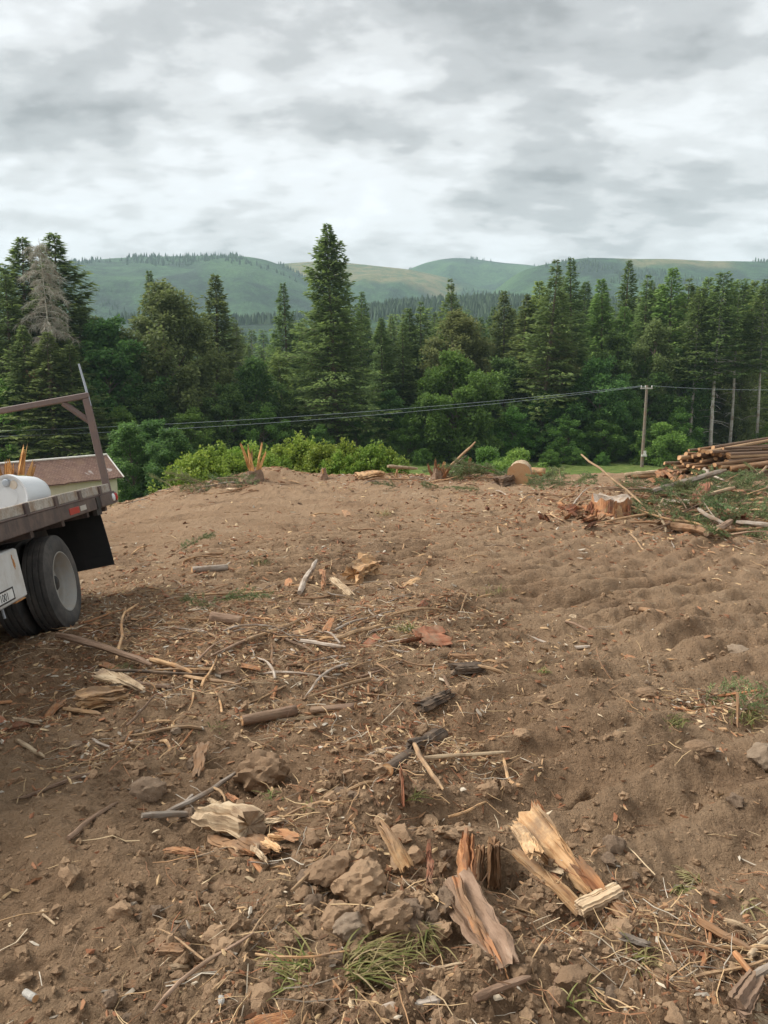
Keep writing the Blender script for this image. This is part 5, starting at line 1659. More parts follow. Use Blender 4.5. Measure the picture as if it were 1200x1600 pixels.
shard(242, 1494, 292, 1492, .035, .03, .02, 'brown bark chip in the lower left crumbs', 'wood_brown', .2, .2, .02, .02)
shard(265, 1518, 293, 1516, .022, .02, .015, 'pale wood stub in the lower left crumbs', 'wood_pale', .1, .1, .012, .012)
stick(1150, 1105, 1152, 1142, .011, 'red brown stick standing in the green sprig at right', 'wood_brown', .01, .10, .02)
stick(1120, 1100, 1190, 1093, .012, 'orange peeled stick in the green sprig at right', 'wood_orange', .01, .06, .07)
stick(1000, 955, 1040, 962, .03, 'short tan stub in the right hand dirt', 'wood_brown', .02)

# stones and big clods
stone(230, 1244, (.19, .14, .14), 'large rounded brown stone right of the peeled stick', 'stone_dusty', 3, .3)
stone(1153, 1020, (.20, .26, .12), 'flat pale slab stone at the right side', 'stone_pale', 5, .45)
stone(1192, 1192, (.17, .17, .16), 'pale rounded stone cut by the right edge', 'stone_pale', 7, .3)
stone(408, 1222, (.27, .24, .22), 'largest earth clod, light brown and cracked, above the root chunk', 'earth', 9, .3, 'earth_clod', 'clod', .2, .45)
stone(512, 1368, (.18, .13, .10), 'flat topped earth clod right of the root chunk', 'earth', 11, .3, 'earth_clod', 'clod', .5, .3)
stone(565, 1392, (.20, .17, .14), 'dark earth clod under the twisted splinter', 'earth', 12, .3, 'earth_clod', 'clod', .9, .4)
stone(598, 1290, (.085, .08, .08), 'rounded clod left of the thin red bark sliver', 'earth', 13, .25, 'earth_clod', 'clod')
stone(672, 1292, (.08, .09, .08), 'rounded clod above the split stump', 'earth', 14, .25, 'earth_clod', 'clod')
stone(762, 1240, (.13, .10, .08), 'dark rounded clod below the pale straight stick', 'earth', 15, .3, 'earth_clod', 'clod')
stone(610, 1440, (.16, .12, .11), 'blocky brown clod above the large grass tuft', 'earth', 16, .25, 'earth_clod', 'clod', .6, .35)
stone(548, 1455, (.12, .10, .08), 'pale faceted clod above the large grass tuft', 'stone_pale', 17, .3, 'earth_clod', 'clod', .2)
stone(525, 1440, (.13, .10, .09), 'brown clod left of the pale faceted clod', 'earth', 18, .3, 'earth_clod', 'clod', 1.2)
stone(172, 1566, (.045, .05, .05), 'small brown stone at the bottom left', 'stone_dusty', 19, .25)
stone(346, 1566, (.02, .04, .02), 'tiny upright pale stone at the bottom left', 'stone_grey', 20, .1)
stone(868, 1568, (.06, .06, .07), 'crumbly clod at the bottom centre right', 'earth', 22, .25, 'earth_clod', 'clod')
stone(275, 1145, (.07, .06, .05), 'small pale angular stone above the large rounded stone', 'stone_pale', 23, .3)
stone(118, 1165, (.09, .08, .04), 'flat brown stone near the left edge', 'stone_dusty', 24, .3)
stone(1010, 1085, (.16, .14, .08), 'earth lump on the right dirt ridge', 'earth', 25, .4, 'earth_clod', 'clod')
stone(1095, 1170, (.20, .13, .08), 'smooth earth hump beneath the green sprig', 'earth', 26, .45, 'earth_clod', 'clod')
stone(815, 1150, (.12, .10, .07), 'earth lump on the central track ridge', 'earth', 27, .4, 'earth_clod', 'clod')
lay('stub', 40, 1556, 56, 1566, lambda L: log_mesh('stub', L, .011, .011, 3, 'stone_grey', 10, 4), .012, .012, 0, 'small whitish stub on the dirt in the bottom left corner', 'litter')

# --- random loose sticks, splinters and stones lying where the debris is thick
DEB = [(400, 990, 2.1, 1.0), (620, 985, 1.1, .9), (300, 935, 2.0, .7), (250, 1060, .7, .9), (540, 1090, .9, .75), (660, 1190, .45, .85), (600, 1150, .5, .7), (560, 1290, .5, .4), (900, 1460, .5, .3), (1130, 1480, .4, .55), (620, 1530, .5, .4),
       (1120, 1120, .4, .7), (800, 815, 4, .35), (950, 800, 2.6, 1.0), (1100, 815, 3.2, 1.0), (400, 870, 3, .4), (330, 765, 3.5, .8), (700, 745, 3.5, .9), (560, 750, 3, .5), (120, 1100, .5, .6), (380, 1540, .4, .35), (200, 1150, .5, .5), (860, 790, 3, .7)]
_db = [(atm(a, b_)[:2], r, w) for a, b_, r, w in DEB]


def deb(x, y):
    s = np.full(np.shape(x), 0.022)
    for c_, r, w in _db:
        s = np.maximum(s, w * np.exp(-((x - c_[0]) ** 2 + (y - c_[1]) ** 2) / r ** 2))
    return np.clip(s * (0.75 + 0.6 * gnoise(x * 1.7, y * 1.7, 44)), 0.008, 1)


def scatter_pts(n, rg, ymin=1.1, ymax=31, field=deb, keep_min=0.0):
    y = ymin * (ymax / ymin) ** rg.random(n * 9)
    x = rg.uniform(-0.66, 0.66, n * 9) * (y + 0.7)
    k_ = rg.random(n * 9) < (field(x, y) if field else 1)
    x, y = x[k_][:n], y[k_][:n]
    return x, y, H(x, y)


rg = np.random.default_rng(77)
TRUCKBOX = lambda x, y: (x < -2.7 - 0.02 * y) & (y < 9.8)
x, y, z = scatter_pts(330, rg)
ok = ~TRUCKBOX(x, y)
x, y, z = x[ok], y[ok], z[ok]
variants = []
for q in range(28):
    mt_ = ['stick_tan', 'stick_tan', 'wood_brown', 'wood_grey', 'wood_fresh', 'bark_brown', 'wood_orange'][q % 7]
    variants.append(stick_mesh('stick', 1.0, rg.uniform(.014, .032), rg.uniform(.008, .02), 300 + q, M[mt_], rg.uniform(.02, .12), 6, 7))
for q in range(min(240, len(x))):
    d = math.hypot(x[q], y[q])
    L = float(rg.uniform(.12, .45) * (0.75 + 0.09 * d))
    o = link_obj('stick', variants[int(rg.integers(28))])
    a_ = rg.random() * 6.283
    dx, dy = math.cos(a_) * L / 2, math.sin(a_) * L / 2
    z0, z1 = H(np.array([x[q] - dx, x[q] + dx]), np.array([y[q] - dy, y[q] + dy])) + 0.012 * L + .006
    p0 = Vector((x[q] - dx, y[q] - dy, z0 + max(0, rg.normal() * .02))); p1 = Vector((x[q] + dx, y[q] + dy, z1 + max(0, rg.normal() * .04)))
    mm = frame_to(p0, p1, rg.random() * 6.28)
    o.matrix_world = mm @ Matrix.Diagonal((L, L * 1.0, L * 1.0, 1))
    tag(o, 'loose broken stick among the woody debris scattered over the dirt', 'stick', 'loose sticks scattered over the dirt')
x, y, z = scatter_pts(190, rg)
ok = ~TRUCKBOX(x, y)
x, y, z = x[ok], y[ok], z[ok]
variants = []
for q in range(24):
    mt_ = ['wood_orange', 'bark_red', 'wood_fresh', 'wood_brown', 'wood_pale', 'wood_brown'][q % 6]
    variants.append(shard_mesh('wood_splinter', 1.0, rg.uniform(.12, .4), rg.uniform(.08, .25), rg.uniform(.04, .1), .05, .35, .45, 400 + q, [M[mt_]], rg.uniform(0, .05), 10, 6, .1))
for q in range(len(x)):
    d = math.hypot(x[q], y[q])
    L = float(rg.uniform(.07, .22) * (0.75 + 0.09 * d))
    o = link_obj('wood_splinter', variants[int(rg.integers(24))])
    o.matrix_world = Matrix.Translation((x[q], y[q], z[q] + .02 * L + .004)) @ Matrix.Rotation(rg.random() * 6.28, 4, 'Z') @ Matrix.Rotation(rg.normal() * .2, 4, 'Y') @ Matrix.Rotation(rg.normal() * .4, 4, 'X') @ Matrix.Diagonal((L, L, L, 1))
    tag(o, 'torn splinter of bark or wood strewn on the dirt', 'splinter', 'loose splinters strewn on the dirt')
x, y, z = scatter_pts(210, rg, 1.3, 7, lambda a, c_: 0.15 + 0.85 * rough_mask(a, c_))
ok = ~TRUCKBOX(x, y)
x, y, z = x[ok], y[ok], z[ok]
variants = [rock_mesh('earth_clod', 500 + q, (1, .85, .75), M['earth' if q % 5 else 'stone_dusty'], 2, .5, .55) for q in range(16)]
for q in range(len(x)):
    L = float(.035 + .095 * rg.random() ** 2.2)
    o = link_obj('earth_clod', variants[int(rg.integers(16))])
    o.matrix_world = Matrix.Translation((x[q], y[q], z[q] + .02 * L)) @ Matrix.Rotation(rg.random() * 6.28, 4, 'Z') @ Matrix.Rotation(rg.normal() * .6, 4, 'X') @ Matrix.Diagonal((L, L, L, 1))
    tag(o, 'fist sized earth clod lying on the turned soil', 'clod', 'loose clods on the turned soil')


# bigger lumps turned up around the split stump
CL = np.random.default_rng(321)
for q in range(46):
    px, py = (CL.uniform(450, 740), CL.uniform(1170, 1470)) if q < 34 else (CL.uniform(150, 460), CL.uniform(1120, 1230))
    p = at(px, py)
    L = float(CL.uniform(.055, .15))
    o = link_obj('earth_clod', variants[int(CL.integers(16))])
    o.matrix_world = Matrix.Translation((p[0], p[1], p[2] - .04 * L)) @ Matrix.Rotation(CL.random() * 6.28, 4, 'Z') @ Matrix.Rotation(CL.normal() * .5, 4, 'X') @ Matrix.Diagonal((L, L, L * .85, 1))
    tag(o, 'large clod', 'clod', 'loose clods on the turned soil')


# --- tiny stuff nobody could count
def rot_arr(yaw, pit, rol):
    cy, sy = np.cos(yaw), np.sin(yaw); cp_, sp_ = np.cos(pit), np.sin(pit); cr, sr = np.cos(rol), np.sin(rol)
    R = np.zeros((len(yaw), 3, 3))
    R[:, 0, 0] = cy * cp_; R[:, 0, 1] = cy * sp_ * sr - sy * cr; R[:, 0, 2] = cy * sp_ * cr + sy * sr
    R[:, 1, 0] = sy * cp_; R[:, 1, 1] = sy * sp_ * sr + cy * cr; R[:, 1, 2] = sy * sp_ * cr - cy * sr
    R[:, 2, 0] = -sp_; R[:, 2, 1] = cp_ * sr; R[:, 2, 2] = cp_ * cr
    return R


def strew(tv, tf, pos, R, S, jit=0.0, rg=None):
    V = tv[None] * S[:, None, :]
    if jit:
        V = V * (1 + jit * rg.normal(size=(len(pos), len(tv), 1)))
    V = np.einsum('nij,nkj->nki', R, V) + pos[:, None, :]
    Fc = tf[None] + (np.arange(len(pos)) * len(tv))[:, None, None]
    return V.reshape(-1, 3), Fc.reshape(-1, tf.shape[1])


rg = np.random.default_rng(99)
# chips: ragged lozenges
x, y, z = scatter_pts(34000, rg, field=lambda a, c_: deb(a, c_) * np.clip(c_ / 4.5, .22, 1))
N = len(x)
d = np.hypot(x, y)
tv = np.array([(-.5, .1, 0), (-.2, -.5, 0), (.35, -.35, 0), (.5, .15, 0), (.0, .5, 0), (-.3, .0, 1), (.3, .05, .9)]); tf = np.array([(0, 1, 5), (1, 2, 6), (1, 6, 5), (2, 3, 6), (3, 4, 6), (4, 5, 6), (4, 0, 5)])
Lc = (.010 + .065 * rg.random(N) ** 1.7) * (0.5 + 0.12 * d)
S = np.stack([Lc, Lc * rg.uniform(.12, .42, N), Lc * rg.uniform(.06, .2, N)], -1)
V, Fc = strew(tv, tf, np.stack([x, y, z + .002], -1), rot_arr(rg.random(N) * 6.28, rg.normal(size=N) * .3, rg.normal(size=N) * .35), S, .15, rg)
far = sstep(9, 16, y)
tint = np.clip(np.where(rg.random(N) < 0.25 + 0.35 * far, rg.uniform(.25, .5, N), rg.uniform(.05, 1, N)), 0, 1)
tag(link_obj('wood_chips', mk_mesh('wood_chips', V, [Fc], [M['chips']], None, np.repeat(tint, len(tf)))), 'bark and wood chips littering the dirt', 'chips', kind='stuff')
# twigs
Vs, Fs, Ts = [], [], []
off = 0
for q in range(8):
    bend_ = .045 * rg.normal(size=(5, 2)); bend_[0] = 0
    t = np.linspace(-.5, .5, 5)
    tv, tq = tube(np.stack([t, bend_[:, 0] * .8, bend_[:, 1] * .3], -1), [.011, .012, .011, .009, .005], 3, False)
    x, y, z = scatter_pts(1150, rg, field=lambda a, c_: deb(a, c_) * np.clip(c_ / 3.6, .3, 1))
    N = len(x)
    Lc = rg.uniform(.05, .26, N) * (.75 + .05 * np.hypot(x, y))
    S = np.stack([Lc, Lc, Lc], -1) * np.array([1, 1, 1])
    V, Fc = strew(tv, tq[0], np.stack([x, y, z + .008 + .03 * rg.random(N) * deb(x, y)], -1), rot_arr(rg.random(N) * 6.28, rg.normal(size=N) * .13, rg.random(N) * 6), S)
    Vs.append(V); Fs.append(Fc + off); off += len(V); Ts.append(np.repeat(np.clip(rg.choice([.12, .2, .45, .6, .7, .8, .92], N) + .05 * rg.normal(size=N), 0, 1), len(tq[0])))
tag(link_obj('twigs', mk_mesh('twigs', np.concatenate(Vs), Fs, [M['chips']], None, np.concatenate(Ts))), 'thin twigs and root shreds littering the dirt', 'twigs', kind='stuff')
# dry straw and root hair
Vs, Fs, Ts = [], [], []
off = 0
for q in range(8):
    t = np.linspace(0, 1, 6)
    curl = rg.normal(size=2) * .28
    cx = np.stack([t, curl[0] * t ** 2, .35 * np.sin(t * math.pi) + .15 * curl[1] * t], -1)
    tv = np.concatenate([cx + [0, .0045, 0], cx - [0, .0045, 0]])
    tq = np.array([(i_, i_ + 1, i_ + 7, i_ + 6) for i_ in range(5)])
    x, y, z = scatter_pts(300, rg, 1.1, 12, lambda a, c_: np.clip(deb(a, c_) * (0.4 + 1.2 * gnoise(a * 1.1, c_ * 1.1, 91)), 0.01, 1))
    N = len(x)
    Lc = rg.uniform(.05, .20, N) * (.8 + .04 * np.hypot(x, y))
    V, Fc = strew(tv, tq, np.stack([x, y, z], -1), rot_arr(rg.random(N) * 6.28, rg.normal(size=N) * .3, rg.normal(size=N) * .5), np.stack([Lc] * 3, -1))
    Vs.append(V); Fs.append(Fc + off); off += len(V); Ts.append(np.repeat(rg.random(N), 5))
tag(link_obj('straw', mk_mesh('straw', np.concatenate(Vs), Fs, [M['straw']], None, np.concatenate(Ts))), 'dry straw and root fibres in the debris', 'straw', kind='stuff')
# crumbs of soil
Vs, Fs, Ts = [], [], []
off = 0
for sub, n_, lo, hi in ((1, 2600, .016, .055), (0, 14000, .006, .022)):
    x, y, z = scatter_pts(n_, rg, 1.05, 14 if sub else 7, lambda a, c_: 0.12 + 0.88 * rough_mask(a, c_))
    N = len(x)
    tv, tf = ICO[sub]
    Lc = lo + (hi - lo) * rg.random(N) ** 2.2
    Lc = Lc * (0.8 + 0.05 * np.hypot(x, y))
    S = np.stack([Lc, Lc * rg.uniform(.6, 1, N), Lc * rg.uniform(.5, .8, N)], -1) * .6
    V, Fc = strew(tv, tf, np.stack([x, y, z + .08 * Lc], -1), rot_arr(rg.random(N) * 6.28, rg.normal(size=N) * .6, rg.normal(size=N) * .6), S, .24, rg)
    Vs.append(V); Fs.append(Fc + off); off += len(V); Ts.append(np.repeat(rg.random(N), len(tf)))
me = mk_mesh('soil_crumbs', np.concatenate(Vs), Fs, [M['clod']], None, np.concatenate(Ts), False)
tag(link_obj('soil_crumbs', me), 'crumbs of turned brown soil', 'soil', kind='stuff')


# --- grass tufts and green sprigs
def tuft_mesh(name, seed, n, L, spread, lean=(0, 0), flop=1.0, dry=0.4):
    rg = np.random.default_rng(seed)
    t = np.linspace(0, 1, 6)
    Vs, Fs = [], []
    for q in range(n):
        az = rg.random() * 6.28
        o = np.array([math.cos(az), math.sin(az)]) * rg.uniform(.2, 1) + np.array(lean)
        b_ = rg.normal(size=2) * spread * .35
        Lb = L * rg.uniform(.45, 1.1)
        hgt = Lb * (t * rg.uniform(.5, .9) - flop * rg.uniform(.4, .9) * t ** 2)
        P = np.stack([b_[0] + o[0] * Lb * .8 * t ** 1.4, b_[1] + o[1] * Lb * .8 * t ** 1.4, np.maximum(hgt, .006)], -1)
        w = rg.uniform(.0018, .0042) * (1 - t) ** .6 + .0004
        pr = np.array([-o[1], o[0], 0]); pr = pr / (np.linalg.norm(pr) + 1e-6)
        Vs += [P + pr * w[:, None], P - pr * w[:, None]]
        k0 = q * 12
        Fs += [(k0 + i_, k0 + i_ + 1, k0 + i_ + 7, k0 + i_ + 6) for i_ in range(5)]
    return mk_mesh(name, np.concatenate(Vs), [np.array(Fs)], [M['grass_blades']], None, np.repeat(np.clip(dry + .25 * rg.normal(size=n), 0, 1), 5))


TUFTS = [(560, 1508, 120, .19, .10, (.9, -.1), 'largest grass tuft, green and flattened, in the bottom foreground', .45), (470, 1520, 60, .16, .08, (-.5, .1), 'yellowish grass tuft left of the largest one', .45),
         (655, 1460, 90, .15, .07, (0, -.3), 'dry straw coloured tuft left of the torn root', .7), (1065, 1395, 70, .14, .06, (.2, -.7), 'green and straw coloured grass tuft at the right foreground', .5),
         (1085, 1375, 40, .12, .05, (-.9, .3), 'dry curled grass above the right foreground tuft', .85), (1165, 1415, 16, .16, .04, (-.1, -.6), 'few pale grass stalks at the right edge', .8),
         (1050, 1130, 60, .16, .12, (.3, 0), 'green grass left of the right sprig', .25), (1165, 1118, 90, .22, .2, (.2, 0), 'green grass around the standing red stick', .3), (425, 1245, 20, .10, .05, (0, 0), 'tiny weed beside the largest clod', .3),
         (640, 1245, 30, .09, .06, (.5, 0), 'sparse grass beneath the tan leaning stick', .4), (480, 1262, 22, .09, .05, (.2, 0), 'small yellow weed in the clods', .4), (850, 1050, 40, .12, .05, (0, 0), 'thin yellow green grass on the track ridge', .4),
         (635, 985, 50, .3, .1, (0, 0), 'grey green weed beside the red bark slab', .4), (600, 805, 60, .45, .4, (0, 0), 'dry weed patch in the middle distance', .5), (770, 925, 40, .3, .25, (0, 0), 'small weed near the middle track', .5), (335, 1135, 36, .12, .15, (0, 0), 'small green grass below the debris', .2),
         (175, 790, 80, .5, .5, (0, 0), 'yellow green weed patch behind the truck tail', .4), (405, 880, 60, .3, .25, (0, 0), 'bright green weed behind the debris', .05), (990, 1500, 36, .18, .1, (.4, .2), 'sparse yellow grass right of the grey splinter', .6), (890, 1555, 24, .12, .08, (.2, 0), 'short weed at the bottom right of centre', .5)]
for q, (px, py, n_, L, sp_, ln, lab, dry) in enumerate(TUFTS):
    o = link_obj('grass_tuft', tuft_mesh('grass_tuft', 600 + q, n_, L, sp_, ln, 1.0, dry))
    o.location = at(px, py, -.004)
    tag(o, lab, 'grass')


def bough(name, seed, L=1.6, n_side=11, mat='needles_cut'):
    """cut conifer limb along local X with side twigs and needle sprays"""
    rg = np.random.default_rng(seed)
    root = empty(name)
    mb = MB()
    t = np.linspace(0, 1, 7)
    sp = np.stack([t * L, .06 * L * np.sin(t * 3 + seed), .05 * L * np.sin(t * math.pi)], -1)
    mb.add(*tube(sp, .016 * (1 - t) + .004, 5))
    P, D, W, Ls = [], [], [], []
    for q in range(n_side * 2):
        s = rg.uniform(.12, .98); sd = 1 if q % 2 else -1
        a = np.array([np.interp(s, t, sp[:, c_]) for c_ in range(3)])
        ln = L * (.42 - .28 * s) * rg.uniform(.7, 1.2)
        dd = unit(np.array([rg.uniform(.5, 1.0), sd * rg.uniform(.6, 1), rg.normal() * .25]))
        mb.add(*tube(np.stack([a, a + dd * ln]), [.006, .002], 3, False))
        m_ = int(12 + ln * 85)
        f = rg.random(m_)
        P.append(a + dd * (f * ln)[:, None] + rg.normal(size=(m_, 3)) * .012)
        dv = unit(dd[None] * .8 + rg.normal(size=(m_, 3)) * .55)
        D.append(dv); W.append(unit(np.cross(dv, rg.normal(size=(m_, 3)))))
        Ls.append(rg.uniform(.04, .10, m_))
    mb.obj('stem', M['bark_brown'], root)
    P, D, W, Ls = (np.concatenate(v) for v in (P, D, W, Ls))
    V, Tr, tt = kites(P, D, W, Ls, Ls * .22, np.clip(.45 + .25 * rg.normal(size=len(P)), 0, 1))
    link_obj('needles', mk_mesh('needles', V, [Tr], [M[mat]], None, tt), root)
    return root


BP = [bough('cut_bough', 700 + q) for q in range(5)]
bused = 0
rg = np.random.default_rng(123)


def put_bough(p, sc, yaw, pitch, label, group=None):
    global bused
    o = BP[bused] if bused < len(BP) else copy_tree(BP[int(rg.integers(len(BP)))])
    bused += 1
    for kk in ('group', 'label'):
        if kk in o:
            del o[kk]
    o.location = Vector(p)
    o.rotation_euler = (rg.normal() * .4, pitch, yaw)
    o.scale = (sc, sc, sc)
    tag(o, label, 'bough', group)


put_bough(at(318, 950, .06), .45, .2, -.05, 'green conifer sprig in the middle of the left debris')
put_bough(at(345, 958, .05), .35, 2.6, -.05, 'small green sprig beside the stubby bark log')
put_bough(at(1075, 1102, .05), .30, .1, -.1, 'green conifer sprig at the right side of the dirt')
put_bough(at(1150, 1125, .05), .30, .6, -.1, 'green sprig beside the right edge, next to the standing stick')
put_bough(at(155, 1062, .03), .16, .4, -.1, 'tiny green sprig left of the long pole')
put_bough(at(275, 868, .05), .5, 1.0, -.2, 'small green sprig behind the truck wheel')
for cpx, cpy, rx, ry, n_, s0, s1, up, grp, lab in [(1150, 785, 75, 38, 44, .5, 1.0, .22, 'cut boughs heaped on the right', 'cut green conifer bough in the heap on the right'),
                                                  (1085, 820, 50, 14, 9, .5, .9, .2, 'cut boughs at the front of the right heap', 'cut green conifer bough behind the brown bent log'),
                                                  (1060, 762, 100, 8, 12, .4, .8, .08, 'cut boughs below the log pile', 'cut green conifer bough lying below the log pile'),
                                                  (875, 760, 45, 6, 11, .5, .9, .1, 'cut boughs near the sawn log', 'cut green conifer bough between the sawn log and the big stump'),
                                                  (320, 757, 80, 7, 20, .6, 1.1, .25, 'cut boughs on the left berm', 'dull conifer bough on the berm below the shrubs'),
                                                  (745, 742, 55, 5, 14, .6, 1.1, .3, 'cut boughs behind the splintered stumps', 'dull conifer bough behind the splintered stumps'),
                                                  (690, 768, 70, 5, 6, .4, .7, .05, 'flattened boughs in front of the splintered stumps', 'flattened bough in the dirt before the splintered stumps')]:
    for q in range(n_):
        px = cpx + rx * rg.uniform(-1, 1); py = max(cpy + ry * rg.uniform(-1, 1), 748)
        put_bough(at(px, py, .04 + up * rg.random() ** 2), rg.uniform(s0, s1), rg.random() * 6.28, -rg.uniform(-.1, .3), lab, grp)
variants = [stick_mesh('branch', 1.0, .022, .008, 1300 + q, M[['stick_tan', 'wood_grey', 'wood_brown', 'bark_brown', 'wood_fresh'][q % 5]], .04 + .02 * (q % 4), 6, 7) for q in range(15)]
for cpx, cpy, rx, ry, n_, L0, L1, up, grp, lab in [(1110, 800, 100, 42, 60, .6, 2.2, .45, 'branches tangled in the right heap', 'bare branch tangled in the slash heap on the right'),
                                                  (680, 748, 110, 7, 34, .5, 1.8, .35, 'branches at the far edge', 'bare branch lying at the far edge near the splintered stumps'),
                                                  (310, 760, 100, 9, 36, .5, 1.9, .35, 'branches on the left berm', 'bare branch lying on the berm below the shrubs'),
                                                  (930, 785, 70, 20, 26, .4, 1.3, .2, 'branches around the big stump', 'bare branch lying around the big sawn stump'),
                                                  (430, 995, 190, 85, 120, .2, .75, .07, 'branches in the left debris', 'bare branch in the debris patch right of the truck wheel')]:
    for q in range(n_):
        p = at(cpx + rx * rg.uniform(-1, 1), max(cpy + ry * rg.uniform(-1, 1), 746), .02)
        L = rg.uniform(L0, L1)
        az = rg.random() * 6.283
        p1 = Vector((p[0] + math.cos(az) * L, p[1] + math.sin(az) * L, 0))
        p1.z = max(float(H(np.array([p1.x]), np.array([p1.y]))[0]), p[2] - .3 * L) + .02 + up * rg.random() ** 2
        o = link_obj('branch', variants[int(rg.integers(15))])
        o.matrix_world = frame_to(Vector(p), p1, rg.random() * 6.28) @ Matrix.Diagonal((L, L, L, 1))
        tag(o, lab, 'branch', grp)


# --- far edge: stumps, logs, broken poles
def splint_stump(px, py, label, hpx, n_, w, mats, seed, spread=.25, cat='stump', base_r=0.2):
    rg = np.random.default_rng(seed)
    b_ = Vector(at(px, py))
    s = empty('splintered_stump', tuple(b_))
    sc_ = b_.y / F                                       # metres per photo pixel here
    mb = MB()
    k = 12
    a = np.arange(k) * 6.2832 / k
    prof = [(-.15, 1.5), (.05, 1.25), (.2, 1.0), (.35, .8)]
    mb.add(*loft(np.array([[(base_r * q * (1 + .12 * rg.normal()) * math.cos(t), base_r * q * (1 + .12 * rg.normal()) * math.sin(t), z_ + .05 * rg.normal()) for t in a] for z_, q in prof])))
    mb.obj('stump_base', M['bark_brown'], s)
    for q in range(n_):
        L = hpx * sc_ * rg.uniform(.55, 1.0)
        me = shard_mesh('splinter', L, w * rg.uniform(.6, 1.2), w * .4, w * .5, w * .25, .05, .5, seed * 20 + q, [M[mats[q % len(mats)]]], .02)
        o = link_obj('splinter', me, s)
        dx, dy = rg.normal() * spread, rg.normal() * spread * .6
        o.matrix_local = frame_to((dx * .3, dy * .3, .05), (dx * .3 + dx, dy * .3 + dy, .05 + 1), rg.random() * 3)
    tag(s, label, cat)
    return s


splint_stump(684, 743, 'splintered orange stump in front of the leaning broken poles', 36, 9, .16, ['wood_orange', 'wood_bright'], 3, .35, base_r=.2)
splint_stump(398, 752, 'tall splintered stump with four pale stakes before the shrubs', 66, 6, .15, ['wood_bright', 'wood_bright', 'wood_fresh'], 5, .16, base_r=.3)
splint_stump(506, 742, 'small splintered stub in front of the tallest shrub', 18, 3, .1, ['wood_bright', 'wood_pale'], 6, .25, base_r=.12)
splint_stump(728, 742, 'upright orange broken stub right of the splintered stump', 34, 2, .22, ['wood_orange', 'wood_brown'], 7, .12, base_r=.15)
# behind the truck
pb_ = depth_pt(14, 790, 15)
s5 = splint_stump(684, 743, 'tall orange splintered stump behind the truck drum', 90, 10, .24, ['wood_bright', 'wood_bright', 'wood_orange'], 9, .22, base_r=.4)
gz = float(H(pb_[0:1], pb_[1:2])[0])
s5.location = (pb_[0], pb_[1], gz + .0)
zt = depth_pt(14, 712, 15)[2] - gz
s5.scale = (1.0, 1.0, 1.2 * zt / (90 * at(684, 743)[1] / F))

# big sawn stump on the right
bs = empty('sawn_stump', tuple(at(955, 803)))
rg = np.random.default_rng(31)
sc_ = bs.location.y / F
k = 26
a = np.arange(k) * 6.2832 / k
wob = 1 + .07 * np.sin(a * 3 + 1) + .05 * np.sin(a * 5) + .03 * rg.normal(size=k)
rad = 30 * sc_
hgt = 27 * sc_
R = []
for z_, q in ((-.3, 1.45), (.08, 1.22), (.3 * hgt, 1.06), (.7 * hgt, 1.0), (hgt, .97)):
    R.append(np.stack([rad * q * wob * np.cos(a), rad * q * wob * np.sin(a), np.full(k, z_) + (.05 * rg.normal(size=k) if z_ == hgt else 0)], -1))
V, Fs = loft(np.array(R))
V = V[:, [2, 0, 1]]
mi = np.concatenate([np.zeros(len(Fs[0])), np.ones(len(Fs[1]))])
o = link_obj('stump_body', mk_mesh('stump_body', V, Fs, [M['wood_orange'], M['wood_grey']], mi), bs)
o.matrix_local = Matrix(((0, 1, 0, 0), (0, 0, 1, 0), (1, 0, 0, 0), (0, 0, 0, 1)))
for q in range(22):
    t = rg.uniform(2.8, 6.6)
    L = hgt * rg.uniform(.4, .95) if q > 1 else hgt * 1.15
    me = shard_mesh('bark_strip', L, .16, .10, .06, .04, .15, .3, 800 + q, [M[['bark_red', 'wood_orange', 'wood_fresh', 'bark_red'][q % 4]]])
    o = link_obj('bark_strip', me, bs)
    o.matrix_local = frame_to((rad * 1.22 * math.cos(t), rad * 1.22 * math.sin(t), -.05), (rad * 1.0 * math.cos(t), rad * 1.0 * math.sin(t), L), rg.random() * .4 + t + math.pi / 2)
tag(bs, 'big flat topped sawn stump with torn red bark on the right', 'stump')
for q in range(46):
    px = 935 + 48 * rg.normal(); py = 803 + 9 * rg.normal()
    shard(px, py, px + rg.uniform(-22, 22), py + rg.uniform(-7, 7), rg.uniform(.08, .2), .08, .06, 'reddish bark slab scattered around the foot of the big sawn stump', ['bark_red', 'wood_orange', 'bark_red', 'wood_brown'][q % 4], .3, .4, .04 + .1 * rg.random(), .05, rg.random(), 0, 900 + q, 'bark_piece', 'bark')['group'] = 'bark slabs around the big stump'

# sawn log seen end on, and short log beside it
p = Vector(at(810, 757))
sc_ = p.y / F
r0 = 18.5 * sc_
o = link_obj('sawn_log', log_mesh('sawn_log', 1.3, r0, r0 * .95, 4, 'wood_pale', 28, 6))
o.matrix_world = frame_to(p + Vector((0, 0, r0 * .85)), p + Vector((.30, 1.2, r0 * .85)))
tag(o, 'thick sawn log with its pale round cut face towards us', 'log')
o = link_obj('log', log_mesh('log', 1.1, .17, .16, 5, 'wood_fresh', 14, 5))
q_ = Vector(at(826, 745))
o.matrix_world = frame_to(q_ + Vector((-.4, .5, .22)), q_ + Vector((.35, .3, .22)))
tag(o, 'short peeled log lying behind the thick sawn log', 'log')
shard(776, 757, 800, 752, .4, .3, .35, 'grey bark stub left of the thick sawn log', 'bark_brown', .2, .3, .08, .12, .2, 0, 51, 'bark_stub', 'bark')
